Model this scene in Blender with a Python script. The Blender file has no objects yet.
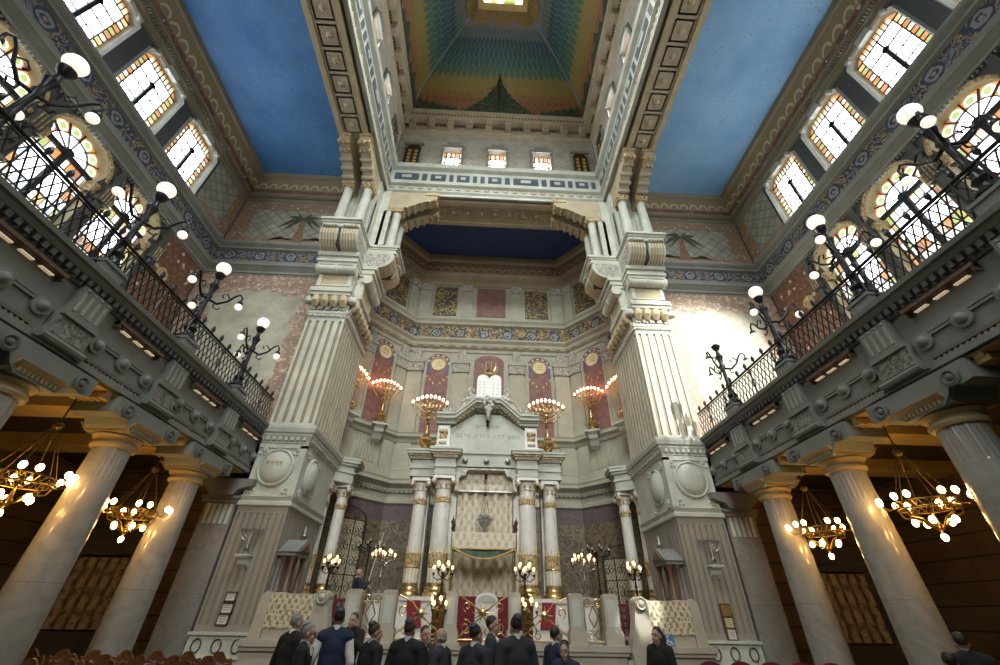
import bpy, bmesh, math, random
from math import pi, sin, cos, radians, sqrt, atan2
from mathutils import Vector, Matrix
R = random.Random(7)
SC = bpy.context.scene
COL = SC.collection
F = -0.15                      # floor level

# ------------------------------------------------------------------ node helper
ORG = {}
class G:
    def __init__(s, name):
        s.mat = bpy.data.materials.new(name); s.mat.use_nodes = True
        s.t = s.mat.node_tree; s.t.nodes.clear(); s.n = s.t.nodes; s.l = s.t.links
    def put(s, sock, v):
        if hasattr(v, 'is_output'): s.l.new(v, sock)
        elif v is not None:
            if sock.type == 'RGBA' and len(v) == 3: v = (*v, 1)
            sock.default_value = v
    def m(s, op, a, b=None, c=None):
        n = s.n.new('ShaderNodeMath'); n.operation = op
        for i, v in enumerate((a, b, c)):
            if v is not None: s.put(n.inputs[i], v)
        return n.outputs[0]
    def uv(s):
        n = s.n.new('ShaderNodeUVMap'); x = s.n.new('ShaderNodeSeparateXYZ'); s.l.new(n.outputs[0], x.inputs[0])
        s.uvv = n.outputs[0]
        return x.outputs[0], x.outputs[1]
    def obj(s):
        return s.n.new('ShaderNodeTexCoord').outputs['Object']
    def pos(s):
        return s.n.new('ShaderNodeNewGeometry').outputs['Position']
    def vec(s, x, y, z=0.0):
        n = s.n.new('ShaderNodeCombineXYZ')
        for i, v in enumerate((x, y, z)): s.put(n.inputs[i], v)
        return n.outputs[0]
    def noise(s, v, sc, det=3.0, ro=.55, dist=0.0, out=0):
        n = s.n.new('ShaderNodeTexNoise'); s.put(n.inputs['Vector'], v)
        n.inputs['Scale'].default_value = sc; n.inputs['Detail'].default_value = det
        n.inputs['Roughness'].default_value = ro; n.inputs['Distortion'].default_value = dist
        return n.outputs[out]
    def voro(s, v, sc, feat='F1', out='Distance', rnd=1.0):
        n = s.n.new('ShaderNodeTexVoronoi'); n.feature = feat; s.put(n.inputs['Vector'], v)
        n.inputs['Scale'].default_value = sc; n.inputs['Randomness'].default_value = rnd
        return n.outputs[out]
    def ramp(s, f, stops, mode='LINEAR'):
        n = s.n.new('ShaderNodeValToRGB'); s.put(n.inputs[0], f); n.color_ramp.interpolation = mode
        e = n.color_ramp.elements
        while len(e) < len(stops): e.new(.5)
        for k, (p, c) in enumerate(stops):
            e[k].position = p; e[k].color = (*c, 1) if len(c) == 3 else c
        return n.outputs[0]
    def mix(s, f, a, b, mode='MIX'):
        n = s.n.new('ShaderNodeMix'); n.data_type = 'RGBA'; n.blend_type = mode
        s.put(n.inputs['Factor'], f); s.put(n.inputs['A'], a); s.put(n.inputs['B'], b)
        # sockets of the colour kind are the named ones of type RGBA
        return n.outputs['Result']
    def mixc(s, f, a, b, mode='MIX'):
        n = s.n.new('ShaderNodeMix'); n.data_type = 'RGBA'; n.blend_type = mode
        s.put(n.inputs[0], f); s.put(n.inputs[6], a); s.put(n.inputs[7], b)
        return n.outputs[2]
    def lt(s, a, b): return s.m('LESS_THAN', a, b)
    def out(s, col, rough=.6, metal=0.0, bump=None, bstr=.3, bdist=.02, emis=None, estr=0.0, spec=.5, coat=0.0):
        o = s.n.new('ShaderNodeOutputMaterial'); b = s.n.new('ShaderNodeBsdfPrincipled')
        s.put(b.inputs['Base Color'], col); s.put(b.inputs['Roughness'], rough); s.put(b.inputs['Metallic'], metal)
        b.inputs['Specular IOR Level'].default_value = spec
        b.inputs['Coat Weight'].default_value = coat
        if emis is not None:
            s.put(b.inputs['Emission Color'], emis); b.inputs['Emission Strength'].default_value = estr
        if bump is not None:
            bn = s.n.new('ShaderNodeBump'); bn.inputs['Strength'].default_value = bstr; bn.inputs['Distance'].default_value = bdist
            s.l.new(bump, bn.inputs['Height']); s.l.new(bn.outputs[0], b.inputs['Normal'])
        s.l.new(b.outputs[0], o.inputs[0]); return s.mat

def scale(c, k): return tuple(min(1, x * k) for x in c)
def stone(name, c, rough=.65, amt=.25, sc=1.4, bump=.15, dirt=None):
    g = G(name); v = g.pos()
    a = g.noise(v, sc, 4, .6); b = g.noise(v, 22, 3, .6)
    col = g.ramp(a, [(.25, scale(c, 1 - amt)), (.75, scale(c, 1 + amt * .5))])
    col = g.mixc(g.m('MULTIPLY', b, .35), col, dirt or scale(c, .6))
    return g.out(col, rough, bump=b, bstr=bump, bdist=.01)
def plain(name, c, rough=.5, metal=0.0, amt=.15, sc=9.0, spec=.5, coat=0.0):
    g = G(name); a = g.noise(g.obj(), sc, 3)
    return g.out(g.ramp(a, [(.3, scale(c, 1 - amt)), (.7, scale(c, 1 + amt))]), rough, metal, spec=spec, coat=coat)
def glow(name, c, strength):
    g = G(name); return g.out((.8, .8, .8), .4, emis=c, estr=strength)

M = {}
def mats():
    M['cream'] = stone('cream_stone', (.66, .67, .575))
    M['pale'] = stone('pale_grey_stone', (.60, .63, .56))
    M['gallery'] = stone('gallery_grey_stone', (.18, .198, .182), amt=.2)
    M['carve'] = None
    g = G('carved_stone'); v = g.pos(); n = g.noise(v, 9, 4, .65, 1.2)
    M['carve'] = g.out(g.ramp(n, [(.35, (.16, .15, .12)), (.6, (.62, .61, .54))]), .7, bump=n, bstr=.9, bdist=.06)
    g = G('gilded_carving'); v = g.pos(); n = g.noise(v, 11, 4, .65, 1.0)
    M['gildcarve'] = g.out(g.ramp(n, [(.38, (.22, .14, .05)), (.5, (.55, .40, .17)), (.65, (.78, .72, .58))]), .5, bump=n, bstr=.8, bdist=.04)
    M['apsestone'] = stone('cream_apse_stone', (.49, .485, .39))
    M['ochre'] = stone('ochre_plaster', (.52, .38, .16), amt=.3)
    M['yellow'] = stone('yellow_stone', (.58, .49, .31))
    M['tan'] = stone('tan_stone', (.52, .45, .32)); M['stringstone'] = stone('string_course_stone', (.31, .325, .29)); M['cornicestone'] = stone('ceiling_cornice_stone', (.34, .30, .21)); M['apsecornice'] = stone('apse_cornice_plaster', (.40, .33, .22))
    g = G('white_marble'); v = g.obj(); n = g.noise(v, 2.0, 6, .65, 1.5)
    M['marble'] = g.out(g.ramp(n, [(.3, (.62, .61, .56)), (.48, (.76, .745, .70)), (.7, (.82, .81, .77))]), .28)
    M['beige'] = stone('beige_marble', (.50, .47, .39), .4, amt=.2)
    g = G('cipollino_marble'); v = g.obj(); n = g.noise(v, 1.3, 7, .68, 2.2)
    joint = g.n.new('ShaderNodeSeparateXYZ'); g.l.new(v, joint.inputs[0])
    jz = g.m('ABSOLUTE', g.m('SUBTRACT', joint.outputs[2], 2.12))
    col = g.ramp(n, [(.3, (.20, .19, .165)), (.5, (.255, .245, .22)), (.72, (.295, .285, .26))])
    M['colmarble'] = g.out(g.mixc(g.lt(jz, .008), col, (.2, .18, .15)), .22, coat=.3)
    g = G('gilt_fluted'); M['gold'] = g.out(g.ramp(g.noise(g.obj(), 14, 3), [(.3, (.46, .31, .13)), (.7, (.86, .68, .36))]), .32, 1.0)
    M['goldpaint'] = plain('gold_paint', (.60, .43, .16), .45, .35)
    M['iron'] = plain('black_iron', (.018, .019, .022), .38, .5)
    M['bronze'] = plain('dark_bronze', (.09, .06, .03), .4, .7)
    M['silver'] = plain('tarnished_silver', (.30, .29, .28), .35, .8)
    M['brass'] = plain('aged_brass', (.20, .13, .04), .35, .9)
    # ceilings
    def sky(name, lo, hi, star, dark, sc):
        g = G(name); u, v_ = g.uv(); v = g.vec(u, v_)
        a = g.noise(v, .35, 5, .6); c = g.ramp(a, [(.3, lo), (.7, hi)])
        d = g.voro(v, sc); r = g.voro(v, sc, out='Color')
        sx = g.n.new('ShaderNodeSeparateColor'); g.l.new(r, sx.inputs[0])
        thr = g.m('MULTIPLY', sx.outputs[0], .17)
        c = g.mixc(g.lt(d, thr), c, star)
        d2 = g.voro(g.vec(g.m('ADD', u, 31.7), v_), sc * .7)
        nz = g.noise(v, .7, 4, .7)
        c = g.mixc(g.m('MULTIPLY', g.lt(d2, .14), g.m('GREATER_THAN', nz, .5)), c, dark)
        return g.out(c, .55)
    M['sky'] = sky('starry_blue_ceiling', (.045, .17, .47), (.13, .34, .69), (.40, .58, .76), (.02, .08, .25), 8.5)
    M['skyr'] = sky('lit_blue_ceiling', (.16, .385, .70), (.32, .57, .84), (.48, .70, .88), (.05, .15, .29), 7.5)  # right ceiling: its brighter light is put into a lighter blue
    M['navy'] = sky('midnight_blue_ceiling', (.022, .055, .20), (.036, .08, .27), (.24, .32, .46), (.01, .02, .06), 6.5)
    # arch frieze on cornices (u metres, v metres of a 0.7 high band)
    def archband(name, bg, ring, core):
        g = G(name); u, v = g.uv()
        x = g.m('SUBTRACT', g.m('FRACT', g.m('MULTIPLY', u, 1 / .62)), .5)
        y = g.m('SUBTRACT', g.m('MULTIPLY', v, 1 / .62), .12)
        r = g.m('SQRT', g.m('ADD', g.m('MULTIPLY', x, x), g.m('MULTIPLY', y, y)))
        up = g.m('GREATER_THAN', y, 0.0)
        rg = g.m('MULTIPLY', g.lt(g.m('ABSOLUTE', g.m('SUBTRACT', r, .37)), .075), up)
        co = g.m('MULTIPLY', g.lt(r, .27), up)
        c = g.mixc(rg, bg, ring); c = g.mixc(co, c, core)
        n = g.noise(g.pos(), 14, 3)
        c = g.mixc(g.m('MULTIPLY', n, .3), c, scale(bg, .6))
        return g.out(c, .6, bump=g.m('ADD', rg, co), bstr=.4, bdist=.03)
    M['archband'] = archband('arch_frieze', (.30, .24, .13), (.66, .56, .33), (.28, .22, .18))
    M['archdark'] = archband('brown_arch_frieze', (.17, .12, .065), (.36, .26, .12), (.14, .10, .06))
    # mosaics: u, v in 0..1 over the panel, with the panel's size baked by the caller through uv metres
    def mosaic(name, W, H, mid, edge1, edge2, bw):
        g = G(name); u, v = g.uv(); P = g.vec(u, v)
        dx = g.m('MINIMUM', u, g.m('SUBTRACT', W, u)); dy = g.m('MINIMUM', v, g.m('SUBTRACT', H, v))
        d = g.m('MINIMUM', dx, dy)
        wob = g.m('MULTIPLY', g.m('SUBTRACT', g.noise(P, .9, 3), .5), 1.5)
        e = g.lt(g.m('ADD', d, wob), bw)
        n1 = g.noise(P, 4.5, 4, .7, 1.0)
        ec = g.ramp(n1, [(.35, edge1), (.52, edge2), (.62, scale(edge2, 1.7))], 'CONSTANT')
        fl = g.lt(g.voro(P, 2.4), .2); ec = g.mixc(fl, ec, (.70, .60, .52))
        mc = g.ramp(g.noise(P, 1.2, 5, .6), [(.35, scale(mid, .72)), (.7, scale(mid, 1.12))])
        c = g.mixc(e, mc, ec)
        dots = g.lt(g.voro(P, 9), .12); c = g.mixc(g.m('MULTIPLY', dots, .4), c, scale(mid, .5))
        return g.out(c, .55)
    M['mosaic'] = mosaic('mosaic_wall', 6.2, 8.0, (.60, .57, .45), (.40, .28, .20), (.56, .43, .33), 1.15)
    M['redmosaic'] = mosaic('red_brown_mosaic', 2.5, 4.0, (.26, .22, .17), (.17, .08, .05), (.25, .14, .085), .7)
    def scales(name, mid, line, k):
        g = G(name); u, v = g.uv()
        a = g.m('ABSOLUTE', g.m('SUBTRACT', g.m('FRACT', g.m('ADD', g.m('MULTIPLY', u, k), g.m('MULTIPLY', v, k))), .5))
        b = g.m('ABSOLUTE', g.m('SUBTRACT', g.m('FRACT', g.m('SUBTRACT', g.m('MULTIPLY', u, k), g.m('MULTIPLY', v, k))), .5))
        l = g.m('GREATER_THAN', g.m('MAXIMUM', a, b), .42)
        n = g.noise(g.vec(u, v), 1.5, 4)
        c = g.ramp(n, [(.3, scale(mid, .7)), (.7, scale(mid, 1.2))])
        return g.out(g.mixc(g.m('MULTIPLY', l, .7), c, line), .6)
    M['scale'] = scales('scale_pattern_plaster', (.40, .40, .32), (.20, .19, .14), 1.6)
    M['diaper'] = scales('diaper_wall', (.50, .49, .43), (.34, .31, .24), 2.4)
    g = G('flower_border'); u, v = g.uv(); P = g.vec(u, v)
    n = g.noise(P, 7, 3, .6); fl = g.lt(g.voro(P, 3.5), .2)
    M['flower'] = g.out(g.mixc(fl, g.ramp(n, [(.4, (.27, .17, .11)), (.6, (.42, .28, .18))]), (.68, .58, .45)), .6)
    # arabesque friezes
    def arab(name, bg, a, b, sc=2.2, disc=True):
        g = G(name); u, v = g.uv()
        P = g.vec(u, v)
        w = g.noise(P, sc, 2, .5, 2.5)
        l1 = g.lt(g.m('ABSOLUTE', g.m('SUBTRACT', w, .47)), .045); l2 = g.m('GREATER_THAN', w, .62)
        cu = g.m('SUBTRACT', g.m('FRACT', g.m('MULTIPLY', u, 1 / 1.5)), .5); cv = g.m('SUBTRACT', v, .42)
        r = g.m('SQRT', g.m('ADD', g.m('MULTIPLY', g.m('MULTIPLY', cu, cu), 2.25), g.m('MULTIPLY', cv, cv)))
        c = g.mixc(l1, bg, a); c = g.mixc(l2, c, b)
        if not disc: return g.out(c, .55)
        c = g.mixc(g.lt(r, .34), c, (.04, .06, .11)); c = g.mixc(g.lt(g.m('ABSOLUTE', g.m('SUBTRACT', g.m('ADD', r, g.m('MULTIPLY', w, .3)), .34)), .05), c, (.30, .31, .30)); c = g.mixc(g.lt(r, .07), c, scale(a, 1.2))
        return g.out(c, .55)
    M['arabblue'] = arab('blue_arabesque', (.035, .055, .10), (.36, .27, .14), (.22, .25, .30), 1.5)
    M['arabdark'] = arab('dark_arabesque', (.030, .036, .055), (.14, .10, .055), (.11, .12, .14))
    M['arabgold'] = arab('gold_arabesque', (.035, .04, .06), (.44, .32, .12), (.34, .27, .12), 1.6)
    M['garland'] = arab('garland_panel', (.06, .05, .05), (.42, .32, .12), (.13, .12, .10), 1.5, False)
    # red damask with gold dots
    g = G('crimson_panel'); u, v = g.uv(); P = g.vec(u, v)
    n = g.noise(P, 3, 5, .6); c = g.ramp(n, [(.3, (.18, .08, .075)), (.7, (.30, .16, .145))])
    M['crimson'] = g.out(g.mixc(g.lt(g.voro(P, 5), .13), c, (.45, .33, .16)), .6)
    # bronze tapestry in the lower apse
    g = G('bronze_damask'); u, v = g.uv(); P = g.vec(u, v)
    n = g.noise(P, 3.2, 4, .65, 2.0)
    M['tapestry'] = g.out(g.ramp(n, [(.36, (.07, .055, .04)), (.5, (.17, .135, .085)), (.64, (.26, .22, .14))]), .5)
    M['violet'] = arab('violet_frieze', (.10, .08, .092), (.20, .15, .15), (.16, .12, .13), 4, False)
    # cream and gold curtain cloth
    def damask(name, base, gold, k):
        g = G(name); u, v = g.uv()
        a = g.m('SINE', g.m('MULTIPLY', u, k * 6.28)); b = g.m('SINE', g.m('MULTIPLY', v, k * 4.4))
        n = g.noise(g.vec(u, v), 10, 4, .65, 1.6)
        w = g.m('ADD', g.m('MULTIPLY', g.m('MULTIPLY', a, b), .7), g.m('MULTIPLY', g.m('SUBTRACT', n, .5), 3.8))
        c = g.ramp(g.m('ADD', g.m('MULTIPLY', w, .3), .5), [(.35, gold), (.5, base), (.72, scale(base, 1.12)), (.8, gold)])
        return g.out(c, .55)
    M['curtain'] = damask('cream_gold_brocade', (.70, .66, .55), (.53, .46, .31), 3.2)
    M['floral'] = damask('floral_parapet_cloth', (.60, .56, .42), (.24, .19, .09), 6.5)
    M['darkcurtain'] = damask('dim_brocade', (.30, .25, .18), (.10, .085, .06), 2.8)
    g = G('green_velvet'); n = g.noise(g.obj(), 6, 3)
    M['green'] = g.out(g.ramp(n, [(.3, (.035, .08, .06)), (.7, (.11, .17, .12))]), .7)
    M['goldcloth'] = plain('painted_gold_cloth', (.33, .23, .09), .7, amt=.3)
    M['fringe'] = plain('gold_fringe', (.55, .38, .12), .6)
    M['red'] = plain('red_carpet', (.15, .012, .018), .85)
    M['redcloth'] = plain('red_velvet', (.24, .014, .024), .7)
    M['redchair'] = plain('wine_velvet', (.12, .018, .03), .8)
    g = G('carved_walnut'); n = g.noise(g.obj(), 9, 4, .6, 1.5)
    M['wood'] = g.out(g.ramp(n, [(.35, (.06, .024, .01)), (.65, (.22, .10, .035))]), .45, bump=n, bstr=.4)
    M['darkwood'] = plain('dark_wood', (.05, .025, .015), .4)
    # dark block wall of the aisles
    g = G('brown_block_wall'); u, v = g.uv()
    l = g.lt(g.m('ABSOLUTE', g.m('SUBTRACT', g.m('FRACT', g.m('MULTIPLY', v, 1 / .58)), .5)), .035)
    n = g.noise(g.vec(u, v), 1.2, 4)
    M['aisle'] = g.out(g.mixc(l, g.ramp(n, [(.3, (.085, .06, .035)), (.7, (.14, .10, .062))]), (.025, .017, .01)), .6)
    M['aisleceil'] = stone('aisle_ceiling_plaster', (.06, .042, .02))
    # dark painted side walls
    g = G('painted_wall'); v = g.pos(); n = g.noise(v, 1.6, 5, .65, 1.2)
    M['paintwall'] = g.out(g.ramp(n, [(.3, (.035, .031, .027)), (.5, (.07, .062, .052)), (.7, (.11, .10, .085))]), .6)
    M['greywall'] = stone('grey_plaster', (.115, .12, .11))
    M['slate'] = plain('slate_blue_panel', (.07, .10, .14), .4)
    g = G('floor_marble'); v = g.pos(); a = g.noise(v, 1.5, 4)
    M['floor'] = g.out(g.ramp(a, [(.3, (.09, .075, .055)), (.7, (.16, .135, .10))]), .35)
    # dome painting : u -1..1 , v 0..1
    g = G('dome_painting'); u, v = g.uv()
    rows = 14.0; rv = g.m('MULTIPLY', v, rows); row = g.m('FLOOR', rv); fv = g.m('FRACT', rv)
    uu = g.m('ADD', g.m('MULTIPLY', u, 11.5), g.m('MULTIPLY', g.m('MODULO', row, 2.0), .5))
    fx = g.m('MULTIPLY', g.m('ABSOLUTE', g.m('SUBTRACT', g.m('FRACT', g.m('ADD', uu, 50.0)), .5)), 2.0)
    e = g.m('SUBTRACT', fx, g.m('SUBTRACT', 1.0, g.m('POWER', g.m('SUBTRACT', 1.0, fv), 3.0)))
    line = g.lt(g.m('ABSOLUTE', e), .17)
    base = g.ramp(g.m('DIVIDE', g.m('ADD', row, g.m('MULTIPLY', g.m('GREATER_THAN', e, 0.0), -1.0)), rows),
        [(0, (.03, .045, .02)), (.06, (.34, .11, .05)), (.14, (.42, .16, .06)), (.22, (.45, .26, .06)), (.29, (.48, .34, .08)), (.38, (.44, .36, .11)), (.45, (.09, .26, .19)),
         (.52, (.03, .21, .22)), (.60, (.02, .15, .24)), (.67, (.03, .12, .20)), (.73, (.17, .27, .30)), (.80, (.42, .36, .38)), (.87, (.46, .38, .36)), (.93, (.42, .28, .09))], 'CONSTANT')
    n = g.noise(g.vec(u, v), 6, 3)
    c = g.mixc(g.m('MULTIPLY', line, .55), base, (.36, .34, .25)); c = g.mixc(g.m('ADD', g.m('MULTIPLY', n, .25), .16), c, (.10, .085, .055))
    M['dome'] = g.out(c, .6)
    M['leaf'] = plain('cedar_green', (.05, .075, .04), .8, amt=.5, sc=3)
    M['bough'] = plain('sunlit_bough', (.16, .18, .10), .8, amt=.4)
    M['groin'] = plain('pale_blue_paint', (.30, .42, .46), .6)
    M['bluering'] = plain('painted_blue_ring', (.10, .13, .24), .6); M['medallion'] = plain('cream_medallion', (.74, .66, .44), .6)
    M['palm'] = plain('palm_green', (.08, .09, .06), .8, amt=.4)
    M['trunk'] = plain('palm_trunk', (.27, .16, .10), .8, amt=.3)
    # glass
    M['g_white'] = glow('white_pane', (.93, .96, 1.0), 7.5); M['g_tower'] = glow('bright_tower_pane', (.97, .97, 1.0), 36.0); M['g_sky'] = glow('skylight_pane', (.93, 1.0, .90), 9.0)
    g = G('leaded_pane'); u, v = g.uv(); P = g.vec(u, v)
    w = g.lt(g.voro(g.vec(g.m('MULTIPLY', u, 1.0), g.m('MULTIPLY', v, 3.2)), 4.2), .17)
    M['g_lead'] = g.out((.5, .5, .5), .4, emis=g.mixc(w, (.88, .93, 1.0), (.10, .10, .09)), estr=4.5)
    M['g_amber'] = glow('amber_pane', (.72, .27, .03), 1.0)
    M['g_yellow'] = glow('yellow_pane', (.95, .66, .24), 1.1)
    M['g_green'] = glow('green_pane', (.42, .58, .16), 1.1)
    M['g_pale'] = glow('pale_pane', (.95, .93, .80), 1.6)
    M['g_red'] = glow('ruby_pane', (.40, .05, .04), .8)
    M['g_blue'] = glow('sky_pane', (.62, .78, 1.0), 1.6)
    M['g_pink'] = glow('rose_pane', (1.0, .62, .50), 1.8)
    M['lead'] = plain('lead_bars', (.015, .018, .025), .6)
    # lamps
    M['globe'] = glow('opal_globe', (1.0, .91, .77), .95)
    M['bulb'] = glow('warm_bulb', (1.0, .54, .16), 48.0)
    M['flame'] = glow('candle_bulb', (1.0, .54, .18), 4.2)
    M['redflame'] = glow('rose_candle_bulb', (1.0, .42, .22), 17.0)
    M['tube'] = glow('strip_tube', (1.0, .72, .42), .35)
    M['brownbox'] = plain('brown_metal', (.10, .06, .035), .5)
    # people
    M['skin'] = plain('skin', (.42, .27, .20), .55, amt=.08)
    M['suit'] = plain('charcoal_wool', (.012, .013, .018), .85)
    M['suit2'] = plain('dark_grey_wool', (.028, .032, .042), .85)
    M['navysuit'] = plain('navy_wool', (.012, .020, .055), .8)
    M['black'] = plain('black_cloth', (.008, .008, .009), .85)
    M['shirt'] = plain('white_shirt', (.72, .72, .72), .7)
    M['blueshirt'] = plain('pale_blue_shirt', (.36, .44, .60), .7)
    M['hairdark'] = plain('dark_hair', (.018, .013, .010), .6, amt=.4, sc=40)
    M['hairgrey'] = plain('grey_hair', (.22, .22, .22), .6, amt=.4, sc=40)
    M['hairbrown'] = plain('brown_hair', (.05, .03, .018), .6, amt=.4, sc=40)
    M['kipblue'] = plain('blue_satin', (.028, .04, .06), .45, amt=.5, sc=30)
    M['kipgrey'] = plain('grey_satin', (.25, .28, .30), .45)
    M['teal'] = plain('teal_silk', (.02, .12, .15), .4)
    M['paper'] = plain('white_paper', (.68, .66, .60), .7)
    M['yellowpaper'] = plain('yellowed_paper', (.60, .52, .32), .7)
    M['brassplate'] = plain('dull_brass_plate', (.30, .20, .07), .5, .4)
    M['ink'] = plain('ink', (.12, .11, .10), .8); M['carvedletter'] = plain('grey_letters', (.36, .36, .33), .7)
    M['bluesign'] = plain('blue_sign', (.05, .20, .42), .5)
    M['greymarbledark'] = stone('dark_marble', (.10, .095, .09), .3, amt=.5)
    M['brownmarble'] = stone('brown_marble', (.22, .13, .09), .3, amt=.5)
    M['greymarble'] = stone('grey_marble', (.28, .30, .30), .3, amt=.4)
mats()

# ------------------------------------------------------------------ mesh builder
class MB:
    def __init__(s, sx=1):
        s.v = []; s.f = []; s.uv = []; s.mi = []; s.sm = []; s.cur = 0; s.sx = sx; s.T = None
    def add(s, pts):
        b = len(s.v)
        for p in pts:
            p = Vector(p)
            if s.T is not None: p = s.T @ p
            s.v.append((p.x * s.sx, p.y, p.z))
        return b
    def face(s, idx, uv=None, sm=False):
        idx = list(idx)
        if s.sx < 0: idx = idx[::-1]; uv = uv[::-1] if uv else None
        s.f.append(idx); s.uv.append(uv); s.mi.append(s.cur); s.sm.append(sm)
    def poly(s, pts, uv=None, m=None):
        if m is not None: s.cur = m
        b = s.add(pts); s.face(range(b, b + len(pts)), uv)
    def box(s, x0, y0, z0, x1, y1, z1):
        x0, x1 = min(x0, x1), max(x0, x1); y0, y1 = min(y0, y1), max(y0, y1); z0, z1 = min(z0, z1), max(z0, z1)
        b = s.add([(x0,y0,z0),(x1,y0,z0),(x1,y1,z0),(x0,y1,z0),(x0,y0,z1),(x1,y0,z1),(x1,y1,z1),(x0,y1,z1)])
        ux, uy, uz = (x1 - x0), (y1 - y0), (z1 - z0)
        for q, (a, c) in (((0,3,2,1),(uy,ux)),((4,5,6,7),(ux,uy)),((0,1,5,4),(ux,uz)),((1,2,6,5),(uy,uz)),((2,3,7,6),(ux,uz)),((3,0,4,7),(uy,uz))):
            s.face([b + i for i in q], [(0,0),(a,0),(a,c),(0,c)])
    def grid(s, fn, nu, nv, uvf=None, sm=True, closeu=False):
        b = len(s.v); nuu = nu if closeu else nu + 1
        s.add([fn(i / nu, j / nv) for j in range(nv + 1) for i in range(nuu)])
        for j in range(nv):
            for i in range(nu):
                i2 = (i + 1) % nuu
                q = (b + j*nuu + i, b + j*nuu + i2, b + (j+1)*nuu + i2, b + (j+1)*nuu + i)
                u = None
                if uvf: u = [uvf(i/nu, j/nv), uvf((i+1)/nu, j/nv), uvf((i+1)/nu, (j+1)/nv), uvf(i/nu, (j+1)/nv)]
                s.face(q, u, sm)
    def lathe(s, c, prof, n=16, flute=None, cap=True, sm=True):
        cx, cy, cz = c; b = len(s.v); pts = []
        for (r, z) in prof:
            for k in range(n):
                a = 2 * pi * k / n; rr = r * (flute(k) if flute and (len(prof) < 3 or True) else 1)
                pts.append((cx + rr * cos(a), cy + rr * sin(a), cz + z))
        s.add(pts)
        for j in range(len(prof) - 1):
            for k in range(n):
                k2 = (k + 1) % n
                s.face((b + j*n + k, b + j*n + k2, b + (j+1)*n + k2, b + (j+1)*n + k), None, sm)
        if cap:
            if prof[0][0] > 1e-4: s.face([b + k for k in range(n)][::-1])
            if prof[-1][0] > 1e-4: s.face([b + (len(prof)-1)*n + k for k in range(n)])
    def tube(s, path, r, n=8, closed=False):
        P = [Vector(p) for p in path]; m = len(P); rr = r if isinstance(r, (list, tuple)) else [r] * m
        b = len(s.v); up = None; pts = []
        for i in range(m):
            if closed: t = P[(i+1) % m] - P[i-1]
            else: t = P[min(i+1, m-1)] - P[max(i-1, 0)]
            t.normalize()
            if up is None:
                up = Vector((0,0,1)) if abs(t.z) < .9 else Vector((1,0,0))
            x = t.cross(up)
            if x.length < 1e-4: x = t.cross(Vector((0.3,1,0.2)))
            x.normalize(); up = x.cross(t).normalized()
            for k in range(n):
                a = 2*pi*k/n; pts.append(P[i] + (x*cos(a) + up*sin(a)) * rr[i])
        s.add(pts)
        for i in range(m if closed else m - 1):
            i2 = (i + 1) % m
            for k in range(n):
                k2 = (k+1) % n
                s.face((b+i*n+k, b+i*n+k2, b+i2*n+k2, b+i2*n+k), None, True)
        if not closed:
            s.face([b+k for k in range(n)][::-1]); s.face([b+(m-1)*n+k for k in range(n)])
    def cyl(s, a, c, r0, r1=None, n=10): s.tube([a, c], [r0, r0 if r1 is None else r1], n)
    def ball(s, c, r, nu=12, nv=8, sc=(1,1,1)):
        cx, cy, cz = c; b = len(s.v); pts = [(cx, cy, cz - r*sc[2])]
        for j in range(1, nv):
            t = pi * j / nv - pi/2
            for k in range(nu):
                a = 2*pi*k/nu; pts.append((cx + r*sc[0]*cos(t)*cos(a), cy + r*sc[1]*cos(t)*sin(a), cz + r*sc[2]*sin(t)))
        pts.append((cx, cy, cz + r*sc[2])); s.add(pts); top = b + len(pts) - 1
        for k in range(nu): s.face((b, b+1+(k+1)%nu, b+1+k), None, True)
        for j in range(nv-2):
            for k in range(nu):
                k2 = (k+1) % nu
                s.face((b+1+j*nu+k, b+1+j*nu+k2, b+1+(j+1)*nu+k2, b+1+(j+1)*nu+k), None, True)
        o = b+1+(nv-2)*nu
        for k in range(nu): s.face((o+k, o+(k+1)%nu, top), None, True)
    def prism(s, pts2, fn, d0, d1, capuv=False):
        """pts2: outline (a,b) ; fn(a,b,d) -> point ; extruded from d0 to d1"""
        n = len(pts2); b = s.add([fn(p[0], p[1], d0) for p in pts2] + [fn(p[0], p[1], d1) for p in pts2])
        for i in range(n):
            j = (i+1) % n; s.face((b+i, b+j, b+n+j, b+n+i))
        uv = [tuple(p) for p in pts2]
        s.face([b+i for i in range(n)][::-1], uv[::-1]); s.face([b+n+i for i in range(n)], uv)
    def sweep(s, path, prof, side=1, closed=False, m=None, uvs=True):
        """moulding: path [(x,y)], profile [(offset,z)] offset to the given side of the path; mitred"""
        if m is not None: s.cur = m
        P = [Vector((p[0], p[1])) for p in path]; n = len(P); nrm = []
        segs = []
        for i in range(n if closed else n-1):
            t = (P[(i+1) % n] - P[i]).normalized(); segs.append(Vector((-t.y, t.x)) * side)
        for i in range(n):
            if closed: a, c = segs[i-1], segs[i]
            else: a, c = segs[max(i-1, 0)], segs[min(i, n-2)]
            q = (a + c); q = q / max(.2, q.length_squared) * 2 if q.length > 1e-6 else c
            nrm.append(q)
        L = [0.0]
        for i in range(n if closed else n-1): L.append(L[-1] + (P[(i+1) % n] - P[i]).length)
        V = [0.0]
        for k in range(len(prof)-1): V.append(V[-1] + math.dist(prof[k], prof[k+1]))
        b = len(s.v); k_ = len(prof)
        s.add([(P[i].x + nrm[i].x*d, P[i].y + nrm[i].y*d, z) for i in range(n) for d, z in prof])
        for i in range(n if closed else n-1):
            i2 = (i+1) % n
            for k in range(k_-1):
                q = (b+i*k_+k, b+i2*k_+k, b+i2*k_+k+1, b+i*k_+k+1)
                uv = [(L[i], V[k]), (L[i+1], V[k]), (L[i+1], V[k+1]), (L[i], V[k+1])]
                if side < 0: q = q[::-1]; uv = uv[::-1]
                s.face(q, uv)
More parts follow.
